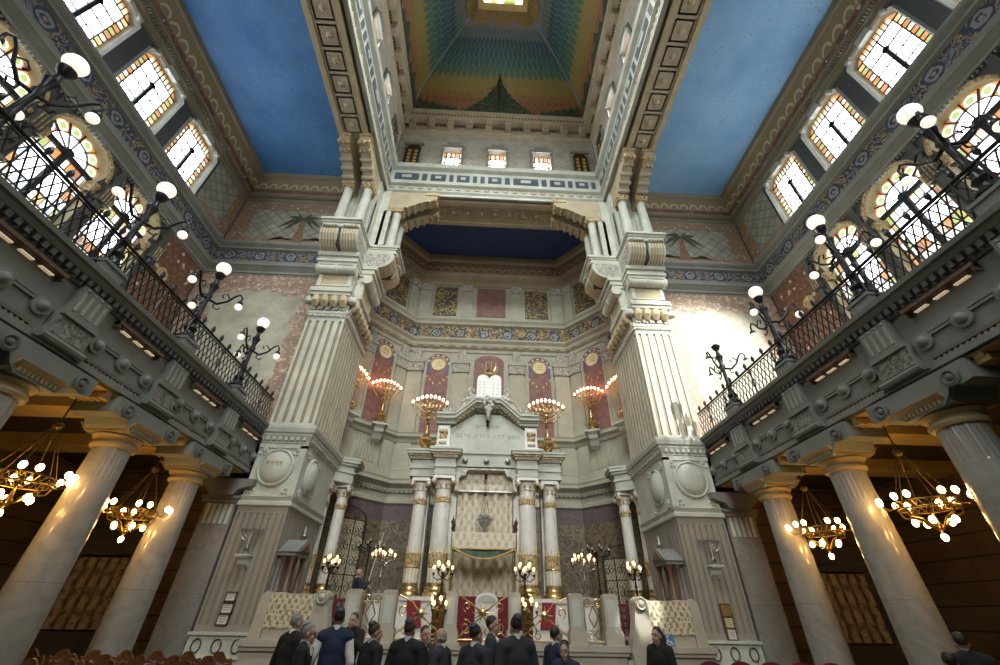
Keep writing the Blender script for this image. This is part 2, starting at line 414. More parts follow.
        if not closed:
            s.face([b+k for k in range(k_)]); s.face([b+(n-1)*k_+k for k in range(k_)][::-1])
    def dentils(s, path, off0, off1, z0, z1, w, step, side=1):
        P = [Vector((p[0], p[1])) for p in path]
        for i in range(len(P)-1):
            d = P[i+1]-P[i]; L = d.length; t = d/L; nn = Vector((-t.y, t.x))*side
            k = max(1, int(L/step)); st = L/k
            for j in range(k):
                c = P[i] + t*(j+.5)*st
                a, e = c - t*w/2, c + t*w/2
                q = [a+nn*off0, e+nn*off0, e+nn*off1, a+nn*off1]
                b = s.add([(p.x, p.y, z0) for p in q] + [(p.x, p.y, z1) for p in q])
                for f in ((0,3,2,1),(4,5,6,7),(0,1,5,4),(1,2,6,5),(2,3,7,6),(3,0,4,7)): s.face([b+x for x in f])
    def build(s, name, ms, parent=None, world=True, sharp=38):
        me = bpy.data.meshes.new(name)
        vs = s.v
        if parent is not None and world:
            o = ORG[parent.name]; vs = [(x-o[0], y-o[1], z-o[2]) for x, y, z in vs]
        me.from_pydata(vs, [], s.f)
        ms = ms if isinstance(ms, (list, tuple)) else [ms]
        for k in ms: me.materials.append(M[k] if isinstance(k, str) else k)
        me.polygons.foreach_set('material_index', s.mi)
        me.polygons.foreach_set('use_smooth', s.sm)
        if any(u for u in s.uv):
            lay = me.uv_layers.new(name='UVMap'); d = []
            for f, u in zip(s.f, s.uv):
                for k in range(len(f)): d += list(u[k]) if u else [0.0, 0.0]
            lay.data.foreach_set('uv', d)
        me.update(); me.validate()
        bm = bmesh.new(); bm.from_mesh(me); bmesh.ops.recalc_face_normals(bm, faces=bm.faces); bm.to_mesh(me); bm.free()
        if any(s.sm): me.set_sharp_from_angle(angle=radians(sharp))
        ob = bpy.data.objects.new(name, me); COL.objects.link(ob)
        if parent is not None: ob.parent = parent; ORG[ob.name] = ORG.get(parent.name, (0,0,0))
        else: ORG[ob.name] = (0,0,0)
        return ob

def tag(o, label=None, cat=None, group=None, kind=None):
    if label: o['label'] = label
    if cat: o['category'] = cat
    if group: o['group'] = group
    if kind: o['kind'] = kind
    return o
def thing(name, label, cat, loc=(0,0,0), rz=0, group=None):
    o = bpy.data.objects.new(name, None); COL.objects.link(o); o.location = loc; o.rotation_euler = (0,0,rz)
    o.empty_display_size = .1
    ORG[o.name] = loc
    return tag(o, label, cat, group)
def struct(name, mb, ms, parent=None):
    o = mb.build(name, ms, parent)
    if parent is None: o['kind'] = 'structure'
    return o
def dup(root, loc, rz=None, label=None, group=None):
    r = root.copy(); COL.objects.link(r); r.location = loc
    if rz is not None: r.rotation_euler = (0,0,rz)
    if label: r['label'] = label
    if group: r['group'] = group
    def rec(o, n):
        for ch in [c for c in bpy.data.objects if c.parent == o]:
            c = ch.copy(); COL.objects.link(c); c.parent = n; rec(ch, c)
    rec(root, r); return r
def arc(c, r, a0, a1, n, fn): return [fn(c[0] + r*cos(a0+(a1-a0)*i/n), c[1] + r*sin(a0+(a1-a0)*i/n)) for i in range(n+1)]
SIDE = {-1: 'left', 1: 'right'}

# ------------------------------------------------------------------ setting
BAYS = (11.85, 9.15, 6.45, 3.75)
UPW = (11.15, 8.35, 5.55, 2.75, -.05); LOW = (10.9, 8.25, 5.6, 2.95, .3)
YB = -6.0
def setting():
    m = MB(); m.box(-14.3, YB, F-.2, 14.3, 21.5, F); struct('floor', m, 'floor')
    for s in (-1, 1):
        # side wall with openings
        m = MB(s)
        ops = [(y-1.0, y+1.0, 17.2, 20.15) for y in UPW] + [(y-1.2, y+1.2, 10.6, 15.0) for y in LOW]
        def cells(y0, y1, z0, z1, os, cur):
            ys = sorted({y0, y1} | {v for o in os for v in o[:2]}); zs = sorted({z0, z1} | {v for o in os for v in o[2:]})
            m.cur = cur
            for a, b in zip(ys, ys[1:]):
                for c, d in zip(zs, zs[1:]):
                    if any(o[0] <= a and b <= o[1] and o[2] <= c and d <= o[3] for o in os): continue
                    m.poly([(14, a, c), (14, b, c), (14, b, d), (14, a, d)], [(a, c), (b, c), (b, d), (a, d)])
        cells(YB, 15, 16.9, 21.9, ops[:5], 0); cells(YB, 15, 7.0, 15.1, ops[5:], 1); cells(YB, 15, F, 7.0, [], 2); cells(YB, 15, 15.1, 16.9, [], 0)
        for k, (a, b, c, d) in enumerate(ops):
            dep = .35 if k < 5 else .5
            m.cur = 3
            for q in ([(a,c),(b,c)], [(b,c),(b,d)], [(b,d),(a,d)], [(a,d),(a,c)]):
                (y0, z0), (y1, z1) = q
                m.poly([(14,y0,z0),(14,y1,z1),(14+dep,y1,z1),(14+dep,y0,z0)])
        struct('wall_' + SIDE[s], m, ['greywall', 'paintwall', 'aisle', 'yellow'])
        # wall that faces the camera, beside the pier
        m = MB(s)
        m.poly([(7.7,15,F),(14,15,F),(14,15,7),(7.7,15,7)], [(7.7,F),(14,F),(14,7),(7.7,7)], 0)
        m.poly([(7.7,15,7),(14,15,7),(14,15,22),(7.7,15,22)], None, 1)
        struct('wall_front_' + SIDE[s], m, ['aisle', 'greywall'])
        # mosaic, palm field
        m = MB(s); m.prism([(0,0),(6.2,0),(6.2,8.0),(0,8.0)], lambda a,b,d: (7.8+a, 14.97-d, 6.98+b), 0, .03)
        ob = struct('trim_1_' + SIDE[s], m, 'mosaic')
        m = MB(s); m.prism([(7.8,17.1),(13.9,17.1),(13.9,20.3),(7.8,20.3)], lambda a,b,d: (a, 14.97-d, b), 0, .03)
        struct('trim_2_' + SIDE[s], m, 'scale')
        m = MB(s)
        for z0, z1 in ((17.12, 17.5), (19.75, 20.2)):
            m.prism([(7.8,z0),(13.9,z0),(13.9,z1),(7.8,z1)], lambda a,b,d: (a, 14.94-d, b), 0, .02)
        m.prism([(13.1,17.5),(13.9,17.5),(13.9,19.75),(13.1,19.75)], lambda a,b,d: (a, 14.94-d, b), 0, .02)
        m.prism([(12.2,17.1),(14.6,17.1),(14.6,17.5),(12.2,17.5)], lambda a,b,d: (13.97-d, a, b), 0, .02)
        m.prism([(14.3,17.5),(14.9,17.5),(14.9,20.2),(14.3,20.2)], lambda a,b,d: (13.97-d, a, b), 0, .02)
        struct('trim_3_' + SIDE[s], m, 'flower')
        # scale panel at the end of the side wall
        m = MB(s); m.prism([(12.4,17.1),(14.95,17.1),(14.95,20.2),(12.4,20.2)], lambda a,b,d: (13.985-d, a, b), 0, .012)
        m.cur = 1; m.prism([(12.25,8),(14.75,8),(14.75,12.0),(12.25,12.0)], lambda a,b,d: (13.98-d, a, b-.4+3.4), 0, .03)
        struct('trim_4_' + SIDE[s], m, ['scale', 'redmosaic'])
        # string courses and frieze running round two walls
        path = [(14, YB), (14, 15), (7.7, 15)]
        m = MB(s)
        m.sweep(path, [(0,14.98),(.12,15.0),(.12,15.12),(.28,15.3),(.34,15.34),(.34,15.46),(.2,15.5),(.24,15.7),(.1,15.75),(.06,15.78)], 1)
        m.dentils(path, .02, .1, 14.88, 14.98, .05, .13)
        m.cur = 1; m.sweep(path, [(.06,15.78),(.06,16.5)], 1)
        m.cur = 0; m.sweep(path, [(.06,16.5),(.2,16.56),(.2,16.66),(.1,16.7),(.26,16.84),(.3,16.9),(.3,17.02),(.12,17.08),(0,17.1)], 1)
        m.dentils(path, .1, .18, 17.02, 17.13, .07, .16)
        struct('trim_5_' + SIDE[s], m, ['stringstone', 'arabblue'])
        # ceiling cornice
        m = MB(s)
        m.sweep(path, [(0,20.15),(.1,20.2),(.1,20.34),(.22,20.4)], 1)
        m.sweep(path, [(.22,20.4),(.26,20.62),(.38,20.68),(.38,20.78)], 1, m=0)
        m.dentils(path, .26, .36, 20.46, 20.6, .05, .11)
        m.sweep(path, [(.38,20.78),(.42,20.86),(.5,20.92)], 1, m=2)
        m.sweep(path, [(.5,20.92),(.86,21.44)], 1, m=1)
        m.sweep(path, [(.86,21.44),(.98,21.48),(1.0,21.62),(1.06,21.72)], 1, m=0)
        struct('trim_6_' + SIDE[s], m, ['cornicestone', 'archband', 'redmosaic'])
        # painted palm tree
        m = MB(s); xc = 10.3
        m.cur = 1; m.prism([(xc-.35,17.25),(xc+.35,17.25),(xc+.16,18.2),(xc+.24,19.0),(xc-.02,19.0),(xc-.14,18.2)], lambda a,b,d: (a, 14.93-d, b), 0, .012)
        m.cur = 0
        for k in range(11):
            t = pi*(.5+ (k-5)*.135); L = 1.15 if k % 2 else .95
            P = []
            for q in range(7):
                f = q/6; P.append((xc+.1+L*f*cos(t), 19.05+L*f*sin(t)*.75-.55*f*f*abs(cos(t))-.05*f))
            up = [(a, b+.09*sin(pi*min(1, (i+.4)/6.4))) for i, (a, b) in enumerate(P)]; dn = [(a, b-.07*sin(pi*min(1, (i+.4)/6.4))*(1 if i % 2 else 1.8)) for i, (a, b) in enumerate(P)]
            m.prism(up+dn[::-1], lambda a,b,d: (a, 14.915-d-k*.001, b), 0, .008)
        for sx in (-1, 1):
            for q in range(3): m.prism([(xc+sx*.2,17.35+.1*q),(xc+sx*(.9+.2*q),17.7-.1*q),(xc+sx*(1.2+.15*q),17.55-.1*q)], lambda a,b,d: (a, 14.93-d, b), 0, .01)
        struct('trim_28_' + SIDE[s], m, ['palm', 'trunk'])
        # blue ceiling
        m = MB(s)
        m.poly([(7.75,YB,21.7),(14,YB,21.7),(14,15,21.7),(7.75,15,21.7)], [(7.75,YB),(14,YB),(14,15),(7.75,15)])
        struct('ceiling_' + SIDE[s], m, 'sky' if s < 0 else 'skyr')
        # pilasters, panels between the arched windows
        m = MB(s)
        for y in [(a+b)/2 for a, b in zip(LOW, LOW[1:])] + [12.35]:
            m.cur = 0; m.box(13.86, y-.11, 12.5, 14.0, y+.11, 14.9)
            m.box(13.8, y-.2, 13.2, 14, y+.2, 13.9)
            m.cur = 1
            for k in (-.11, 0, .11): m.box(13.77, y+k-.02, 13.25, 13.81, y+k+.02, 13.85)
            m.cur = 0; m.T = Matrix.Translation((13.93, y, 14.4)) @ Matrix.Rotation(pi/2, 4, 'Y')
            m.lathe((0,0,0), [(.2,-.05),(.2,.02),(.12,.04),(.12,-.02)], 14); m.T = None
        struct('trim_7_' + SIDE[s], m, ['greywall', 'gildcarve'])
        if True:
            m = MB(s); m.T = Matrix.Translation((13.93, 13.1, 13.1)) @ Matrix.Rotation(pi/2, 4, 'Y')
            m.lathe((0,0,0), [(.3,-.06),(.3,.03),(.2,.05),(.2,.0),(.05,.0)], 16); m.T = None
            struct('trim_8_' + SIDE[s], m, 'gildcarve')
        # aisle ceiling and floor beams
        m = MB(s); m.box(8.75, YB, 5.62, 14, 15, 5.72)
        m.cur = 1
        for y in BAYS: m.box(8.75, y-.35, 5.3, 14, y+.35, 5.62)
        struct('ceiling_aisle_' + SIDE[s], m, ['aisleceil', 'ochre'])
    # rear wall, open above like a great window
    m = MB(); m.box(-14, YB-.2, F, 14, YB-.02, 9.0)
    for s in (-1, 1): m.box(s*7.8, YB-.2, 9.0, s*14, YB, 22)
    struct('wall_back', m, 'greywall')

# windows ------------------------------------------------------------
def window_upper(n, s, y):
    x0 = 14.0; xg = 14.25
    m = MB(s)
    # jamb frame with clipped upper corners
    def ring(x, w, zb, zt, ch): return [(x, y-w, zb), (x, y+w, zb), (x, y+w, zt-ch), (x, y+w-ch, zt), (x, y-w+ch, zt), (x, y-w, zt-ch)]
    a = ring(14.0, 1.0, 17.2, 20.15, .35); b = ring(14.0, 1.13, 17.05, 20.3, .42); c = ring(13.9, 1.07, 17.12, 20.22, .38); d = ring(14.3, .98, 17.22, 20.12, .36)
    for P, Q in ((b, c), (c, a), (a, d)):
        for i in range(6):
            j = (i+1) % 6; m.poly([P[i], P[j], Q[j], Q[i]])
    for sy in (-1, 1):     # fill the clipped corners
        m.poly([(14.1, y+sy*1.0, 20.15), (14.1, y+sy*1.0, 19.78), (14.1, y+sy*.64, 20.15)])
        m.ball((13.88, y+sy*.85, 20.02), .12, 8, 6)
    m.box(13.82, y-.28, 19.98, 14.0, y+.28, 20.32)
    root = struct('window_%d' % n, m, 'pale')
    g = MB(s); L = MB(s)
    mats_ = ['g_white', 'g_amber', 'g_yellow', 'g_green', 'g_pale', 'g_red', 'g_blue', 'g_pink']
    def pane(ya, yb, za, zb, mi): g.poly([(xg, ya, za), (xg, yb, za), (xg, yb, zb), (xg, ya, zb)], [(ya, za), (yb, za), (yb, zb), (ya, zb)], mi)
    def bar(ya, za, yb, zb, w, t=.05):
        d = Vector((0, yb-ya, zb-za)); l = d.length; d /= l; q = Vector((0, -d.z, d.y))*w/2
        A = Vector((xg, ya, za)); B = Vector((xg, yb, zb))
        P = [A+q, A-q, B-q, B+q]; b = L.add([(p.x-t, p.y, p.z) for p in P] + [(p.x+.02, p.y, p.z) for p in P])
        for f in ((0,1,2,3),(0,4,5,1),(1,5,6,2),(2,6,7,3),(3,7,4,0)): L.face([b+k for k in f])
    yl, yr, zt = y-.96, y+.96, 20.12
    bw = .26
    pane(yl+bw, yr-bw, 17.22, 19.35, 0)
    for side in (0, 1):
        ya = yl if side == 0 else yr-bw
        k = 9
        for i in range(k):
            za, zb = 17.22 + i*(2.5/k), 17.22 + (i+1)*(2.5/k)
            if i % 2 == 0: pane(ya, ya+bw, za, zb, R.choice((1, 1, 2)))
            else:
                pane(ya, ya+bw, za, zb, 1)
                pts = [(xg-.012, ya+bw/2+.1*cos(t*pi/4), (za+zb)/2+.12*sin(t*pi/4)) for t in range(8)]; g.poly(pts, None, R.choice((4, 4, 3)))
            bar(ya, zb, ya+bw, zb, .018)
        bar(ya + (bw if side == 0 else 0), 17.22, ya + (bw if side == 0 else 0), 19.75, .03)
    # top band
    tops = 8
    for i in range(tops):
        ya, yb = yl+.28 + i*(1.36/tops), yl+.28 + (i+1)*(1.36/tops)
        pane(ya, yb, 19.72, zt, R.choice((1, 2, 1))); pane(ya+.03, yb-.03, 19.76, 19.98, R.choice((4, 4, 7)))
        g.v[-4:] = [(p[0]-s*.012, p[1], p[2]) for p in g.v[-4:]]
        bar(yb, 19.72, yb, zt, .015)
    pane(yl+bw, yr-bw, 19.35, 19.72, 0)
    for k in range(2):
        yy = yl if k == 0 else yr-.28
        g.poly([(xg, yy, 19.72), (xg, yy+.28, 19.72), (xg, yy+(.28 if k == 0 else 0), zt)], None, 1)
    bar(y, 17.22, y, 19.05, .13, .09); bar(y, 19.0, y, 19.75, .05)
    bar(yl, 19.72, yr, 19.72, .035); bar(yl, 17.24, yr, 17.24, .05)
    for zz in (17.85, 18.48, 19.08): bar(yl+bw, zz, yr-bw, zz, .025 if zz < 19 else .04)
    for yy in (yl+bw+.36, yr-bw-.36): bar(yy, 17.22, yy, 19.72, .014)
    L.T = Matrix.Translation((xg-.05, y, 19.05)) @ Matrix.Rotation(pi/2, 4, 'Y'); L.lathe((0,0,0), [(.12,-.04),(.14,0),(.12,.04)], 10); L.T = None
    g.build('stained_glass', mats_, root); L.build('mullions', 'lead', root)

def window_lower(n, s, y):
    xg = 14.4; zc = 14.0; rr = 1.08
    m = MB(s)
    # masonry plate with arched head, moulded ring, capitals
    pts = [(1.2, 10.6), (1.2, 15.0), (-1.2, 15.0), (-1.2, 10.6)]
    inner = [(-rr, 10.6), (-rr, 13.35), (-.92, 13.5), (-.92, 13.75)] + [(-rr*cos(t), zc + rr*.95*sin(t)) for t in [pi*k/14 for k in range(1, 14)]] + [(.92, 13.75), (.92, 13.5), (rr, 13.35), (rr, 10.6)]
    for i in range(len(inner)-1):
        (a, za), (b, zb) = inner[i], inner[i+1]
        m.poly([(14.0, y+a, za), (14.0, y+b, zb), (14.45, y+b, zb), (14.45, y+a, za)], None, 1)
        oa = 1.2 if abs(a) > 0 else 0
        if a < 0 and b <= 0.01: m.poly([(14.0, y-1.2, za), (14.0, y+a, za), (14.0, y+b, zb), (14.0, y-1.2, zb)], None, 0)
        if a >= -0.01 and b > 0: m.poly([(14.0, y+a, za), (14.0, y+1.2, za), (14.0, y+1.2, zb), (14.0, y+b, zb)], None, 0)
    m.poly([(14.0, y-1.2, 15.0), (14.0, y+1.2, 15.0), (14.0, y+1.2, zc+rr*.95), (14.0, y-1.2, zc+rr*.95)], None, 0)
    m.cur = 2
    m.tube([(13.97, y-(rr+.06)*cos(t), zc+(rr+.06)*.95*sin(t)) for t in [pi*k/20 for k in range(21)]], .07, 6)
    for sy in (-1, 1):
        for k in range(3): m.T = Matrix.Translation((14.02+.1*k, y+sy*1.0, 13.32)); m.lathe((0,0,0), [(.1,0),(.14,.05),(.1,.1),(.16,.28),(.16,.36)], 8); m.T = None
    root = struct('window_%d' % n, m, ['greywall', 'yellow', 'gildcarve'])
    g = MB(s); L = MB(s)
    mats_ = ['g_white', 'g_amber', 'g_yellow', 'g_green', 'g_pale', 'g_red', 'g_blue', 'g_lead']
    def pane(ya, yb, za, zb, mi, dx=0.0): g.poly([(xg-dx, y+ya, za), (xg-dx, y+yb, za), (xg-dx, y+yb, zb), (xg-dx, y+ya, zb)], [(ya, za), (yb, za), (yb, zb), (ya, zb)], mi)
    def bar(ya, za, yb, zb, w, t=.06):
        d = Vector((0, yb-ya, zb-za)); l = d.length; d /= l; q = Vector((0, -d.z, d.y))*w/2
        A = Vector((xg, y+ya, za)); B = Vector((xg, y+yb, zb))
        P = [A+q, A-q, B-q, B+q]; b = L.add([(p.x-t, p.y, p.z) for p in P] + [(p.x+.02, p.y, p.z) for p in P])
        for f in ((0,1,2,3),(0,4,5,1),(1,5,6,2),(2,6,7,3),(3,7,4,0)): L.face([b+k for k in f])
    # fan : white wedges and a coloured rim
    for k in range(6):
        t0, t1 = pi*k/6, pi*(k+1)/6
        f = lambda r, t: (xg, y-r*cos(t), zc+r*.95*sin(t))
        tm = [t0+(t1-t0)*i/3 for i in range(4)]
        g.poly([f(.12, t0)] + [f(.66, t) for t in tm] + [f(.12, t1)], None, 0)
        for i in range(3): g.poly([f(.68, tm[i]), f(1.08, tm[i]), f(1.08, tm[i+1]), f(.68, tm[i+1])], None, 1 if i != 2 else R.choice((5, 1)))
        tc = (t0+t1)/2; C_ = f(.87, tc); dx = -.012
        for rad, mi in ((.165, 4), (.11, 3)):
            dx -= .006
            g.poly([(xg+dx, C_[1]+rad*cos(q*pi/5), C_[2]+rad*1.1*sin(q*pi/5)) for q in range(10)], None, mi)
        bar(-.12*cos(t0), zc+.12*sin(t0), -1.06*cos(t0), zc+1.0*sin(t0), .035)
        for i in range(3): bar(-.67*cos(tm[i]), zc+.637*sin(tm[i]), -.67*cos(tm[i+1]), zc+.637*sin(tm[i+1]), .03)
    # flanks and body
    zr = [13.85, 13.42, 12.25, 11.85, 11.45, 10.6]
    cols = [-1.06, -.72, -.07, .07, .72, 1.06]
    for i in (0, 1, 3, 4):
        ya, yb = cols[i], cols[i+1]
        for j in range(5):
            za, zb = zr[j+1], zr[j]
            edge = i in (0, 4)
            if not edge and j in (1,): pane(ya, yb, za, zb, 7)
            elif not edge and j == 3: pane(ya, yb, za, zb, 4)
            elif not edge and j == 4: pane(ya, yb, za, zb, 7)
            else:
                nn = 2 if edge else 3; kk = max(1, int((zb-za)/.3))
                for a in range(nn):
                    for b in range(kk):
                        y0, y1 = ya+(yb-ya)*a/nn, ya+(yb-ya)*(a+1)/nn; z0, z1 = za+(zb-za)*b/kk, za+(zb-za)*(b+1)/kk
                        pane(y0, y1, z0, z1, R.choice((1, 1, 2, 4, 6, 3, 1)))
                        if R.random() < .6: pane(y0+.03, y1-.03, z0+.06, z1-.06, R.choice((4, 4, 3, 6, 5)), .012)
                        bar(y0, z0, y1, z0, .016, .02); bar(y0, z0, y0, z1, .016, .02)
    for zz in zr[1:-1]: bar(-1.06, zz, 1.06, zz, .035)
    for c in cols: bar(c, 10.6, c, 13.85, .035)
    bar(-1.08, 13.92, 1.08, 13.92, .16, .1); bar(0, 10.6, 0, 13.9, .15, .1)
    L.T = Matrix.Translation((xg-.06, y, zc)) @ Matrix.Rotation(pi/2, 4, 'Y'); L.lathe((0,0,0), [(.15,-.05),(.17,0),(.13,.06)], 12); L.T = None
    g.build('stained_glass', mats_, root); L.build('mullions', 'lead', root)

# tower, dome ---------------------------------------------------------
def tower():
    ring = [(6.3, 2.4), (6.3, 14.6), (-6.3, 14.6), (-6.3, 2.4)]
    # beams that carry the tower: along the sides and across the apse
    for s in (-1, 1):
        m = MB(s)
        m.box(6.45, YB, 20.95, 7.8, 14.2, 21.7)
        m.box(7.62, YB, 20.82, 7.86, 13.0, 20.95); m.box(6.4, YB, 20.82, 6.6, 13.0, 20.95)
        m.cur = 1; m.box(6.62, YB, 20.9, 7.6, 13.0, 20.95); m.cur = 0
        y = 10.55
        while y > YB:
            for a, h in ((.40, .84), (.26, .80)):      # nested frames of a coffer
                for q in ((-a, -a, a, -a+.07), (-a, a-.07, a, a), (-a, -a, -a+.07, a), (a-.07, -a, a, a)):
                    m.box(7.12+q[0], y+q[1], 20.95-(.05 if a > .3 else .035), 7.12+q[2], y+q[3], 20.95)
            m.T = Matrix.Translation((7.12, y, 20.9)) @ Matrix.Rotation(pi, 4, 'X'); m.lathe((0,0,0), [(.14,0),(.1,.06),(.02,.1)], 8); m.T = None
            y -= .92
        struct('trim_9_' + SIDE[s], m, ['yellow', 'tan'])
    m = MB(); m.box(-6.45, 2.0, 20.95, 6.45, 2.3, 31); struct('trim_29', m, 'tan')
    m = MB(); m.box(-6.45, 14.7, 20.95, 6.45, 16.3, 21.7)
    m.box(-6.4, 14.62, 20.85, 6.4, 14.85, 20.95); m.box(-6.4, 16.1, 20.85, 6.4, 16.34, 20.95)
    for k in range(-4, 5):
        x = k*.82
        for a in (.34, .22):
            for q in ((-a, -a, a, -a+.06), (-a, a-.06, a, a), (-a, -a, -a+.06, a), (a-.06, -a, a, a)):
                m.box(x+q[0], 15.45+q[1], 20.95-(.05 if a > .3 else .035), x+q[2], 15.45+q[3], 20.95)
        m.T = Matrix.Translation((x, 15.45, 20.9)) @ Matrix.Rotation(pi, 4, 'X'); m.lathe((0,0,0), [(.12,0),(.08,.06),(.02,.1)], 8); m.T = None
    struct('trim_10', m, 'tan')
    # inner entablature of the tower
    m = MB()
    m.sweep(ring, [(.25,20.9),(.25,21.02),(0,21.04),(0,21.42),(.12,21.5),(.12,21.62),(.02,21.64),(.02,21.98),(.2,22.06),(.2,22.16),(.1,22.2)], 1)
    m.sweep(ring, [(.1,22.2),(.1,23.4)], 1)
    m.sweep(ring, [(.1,23.4),(.32,23.5),(.36,23.62),(.28,23.68),(.34,23.86),(.2,23.95),(-.15,24.0)], 1)
    m.cur = 1; m.dentils(ring, .0, .08, 21.66, 21.94, .13, .27); m.cur = 3
    m.dentils(ring, .0, .1, 21.66, 21.74, .2, .54)
    struct('trim_11', m, ['pale', 'tan', 'slate', 'garland'])
    m = MB()
    P = [Vector(p) for p in ring]
    for i in range(3):
        d = (P[i+1]-P[i]); L = d.length; t = d/L; nn = Vector((-t.y, t.x)); u = .35; k = 0
        pat = [.25, .75, .25, .9, .3, 1.5, .3, .8, .25]
        while u < L-.4:
            w = min(pat[k % len(pat)], L-.3-u)
            for (a, b, z0, z1, off, mi) in ((u, u+w, 22.5, 23.12, .125, 0),) + (((u+w*.3, u+w*.7, 22.68, 22.94, .15, 1),) if w > .6 else ()):
                m.cur = mi
                A, B = P[i]+t*a, P[i]+t*b
                q = [A+nn*.1, B+nn*.1, B+nn*off, A+nn*off]
                bb = m.add([(p.x, p.y, z0) for p in q] + [(p.x, p.y, z1) for p in q])
                for f in ((0,3,2,1),(4,5,6,7),(0,1,5,4),(1,2,6,5),(2,3,7,6),(3,0,4,7)): m.face([bb+x for x in f])
            u += w+.2; k += 1
    struct('trim_12', m, ['slate', 'pale'])
    # walls with window openings: far wall and two sides
    def wall(name, fn, u0, u1, ops, niches):
        m = MB(); us = sorted({u0, u1} | {v for o in ops for v in o[:2]}); zs = [24.0, 24.2, 26.3, 28.2]
        for a, b in zip(us, us[1:]):
            for c, d in zip(zs, zs[1:]):
                if c == 24.2 and any(o[0] <= a and b <= o[1] for o in ops): continue
                m.poly([fn(a,c,0), fn(b,c,0), fn(b,d,0), fn(a,d,0)], [(a,c),(b,c),(b,d),(a,d)], 0)
        for a, b in [o[:2] for o in ops]:
            for (p, q, r_, t_) in ((a,24.2,b,24.2),(b,24.2,b,26.3),(b,26.3,a,26.3),(a,26.3,a,24.2)):
                m.poly([fn(p,q,0), fn(r_,t_,0), fn(r_,t_,-.3), fn(p,q,-.3)], None, 1)
            c = (a+b)/2; m.cur = 2
            for (p0, p1, q0, q1, d) in ((a-.18,a-.02,24.0,26.3,.12),(b+.02,b+.18,24.0,26.3,.12),(a-.1,b+.1,26.3,26.5,.2),(c-.42,c+.42,26.5,27.0,.14),(a-.18,a+.1,26.5,26.72,.1),(b-.1,b+.18,26.5,26.72,.1)):
                bb = m.add([fn(p0,q0,0), fn(p1,q0,0), fn(p1,q1,0), fn(p0,q1,0), fn(p0,q0,d), fn(p1,q0,d), fn(p1,q1,d), fn(p0,q1,d)])
                for f in ((4,5,6,7),(0,1,5,4),(1,2,6,5),(2,3,7,6),(3,0,4,7)): m.face([bb+x for x in f])
        for c in niches:
            m.cur = 3; m.prism([(c-.5,24.05),(c+.5,24.05),(c+.5,26.2),(c+.3,26.6),(c-.3,26.6),(c-.5,26.2)], fn, 0, .05)
            m.cur = 4
            for sx in (-.2, .2):
                for k in range(5): m.prism([(c+sx+.12*cos(t*pi/3), 24.4+k*.38+.14*sin(t*pi/3)) for t in range(6)], fn, .05, .09)
            m.cur = 2
            for (p0, p1, q0, q1) in ((c-.62,c-.5,24,26.3),(c+.5,c+.62,24,26.3),(c-.62,c+.62,26.6,26.8)): m.prism([(p0,q0),(p1,q0),(p1,q1),(p0,q1)], fn, 0, .13)
        struct(name, m, ['diaper', 'tan', 'stringstone', 'bronze', 'goldpaint'])
    far = lambda a, b, d: (a, 14.8-d, b)
    wall('wall_tower_far', far, -6.4, 6.4, [(x-.55, x+.55) for x in (-2.87, 0, 2.87)], (-5.4, 5.4))
    n = [30]
    def twin(fn, c, name):
        root = MB(); root.prism([(c-.55,24.2),(c+.55,24.2),(c+.55,24.28),(c-.55,24.28)], fn, -.25, .1)
        r = struct('window_%d' % n[0], root, 'pale'); n[0] += 1
        g = MB(); g.poly([fn(c-.54,24.25,-.25), fn(c+.54,24.25,-.25), fn(c+.54,25.75,-.25), fn(c-.54,25.75,-.25)], None, 0)
        for k in range(6):
            a, b = c-.54+.18*k, c-.54+.18*(k+1); g.poly([fn(a,25.75,-.25), fn(b,25.75,-.25), fn(b,26.3,-.25), fn(a,26.3,-.25)], None, (1, 2, 1, 2, 1, 2)[k])
        for a in (c-.54, c+.42): g.poly([fn(a,24.25,-.24), fn(a+.12,24.25,-.24), fn(a+.12,25.75,-.24), fn(a,25.75,-.24)], None, 2)
        l = MB()
        for (a, b, z0, z1) in [(c-.54,c+.54,z-.035,z+.035) for z in (24.7,25.2,25.75)] + [(x-.03,x+.03,24.25,26.3) for x in (c-.42,c-.14,c+.14,c+.42)]:
            l.prism([(a,z0),(b,z0),(b,z1),(a,z1)], fn, -.23, -.19)
        g.build('stained_glass', ['g_tower', 'g_amber', 'g_pink'], r); l.build('mullions', 'lead', r)
    for x in (-2.87, 0, 2.87): twin(far, x, '')
    near = lambda a, b, d: (-a, 2.3+d, b)
    wall('wall_tower_near', near, -6.4, 6.4, [(x-.55, x+.55) for x in (-2.87, 0, 2.87)], (-5.4, 5.4))
    for x in (-2.87, 0, 2.87): twin(near, x, '')
    for s in (-1, 1):
        fn = (lambda s: lambda a, b, d: (s*(6.45-d), a, b))(s)
        ys = (3.0, 5.6, 8.25, 11.05)
        wall('wall_tower_' + SIDE[s], fn, 2.3, 14.8, [(y-.55, y+.55) for y in ys], (13.5,))
        for y in ys: twin(fn, y, '')
    # bracket cornice
    ring2 = [(6.45, 2.4), (6.45, 14.8), (-6.45, 14.8), (-6.45, 2.4)]
    m = MB()
    m.sweep(ring2, [(0,28.0),(.08,28.1),(.2,28.2),(.2,28.4),(.08,28.46),(.08,29.4)], 1)
    m.sweep(ring2, [(.08,29.4),(.5,29.5),(.5,29.7),(.3,29.75),(.42,29.95),(.42,30.1),(.5,30.3),(.5,30.45)], 1)
    m.dentils(ring2, .08, .42, 28.55, 29.45, .42, 1.22); m.dentils(ring2, .42, .5, 28.75, 29.2, .3, 1.22)
    m.cur = 1; m.dentils(ring2, .1, .16, 28.95, 29.2, .06, .16)
    m.dentils(ring2, .42, .47, 29.78, 29.92, .12, .22)
    struct('trim_13', m, ['tan', 'bronze'])
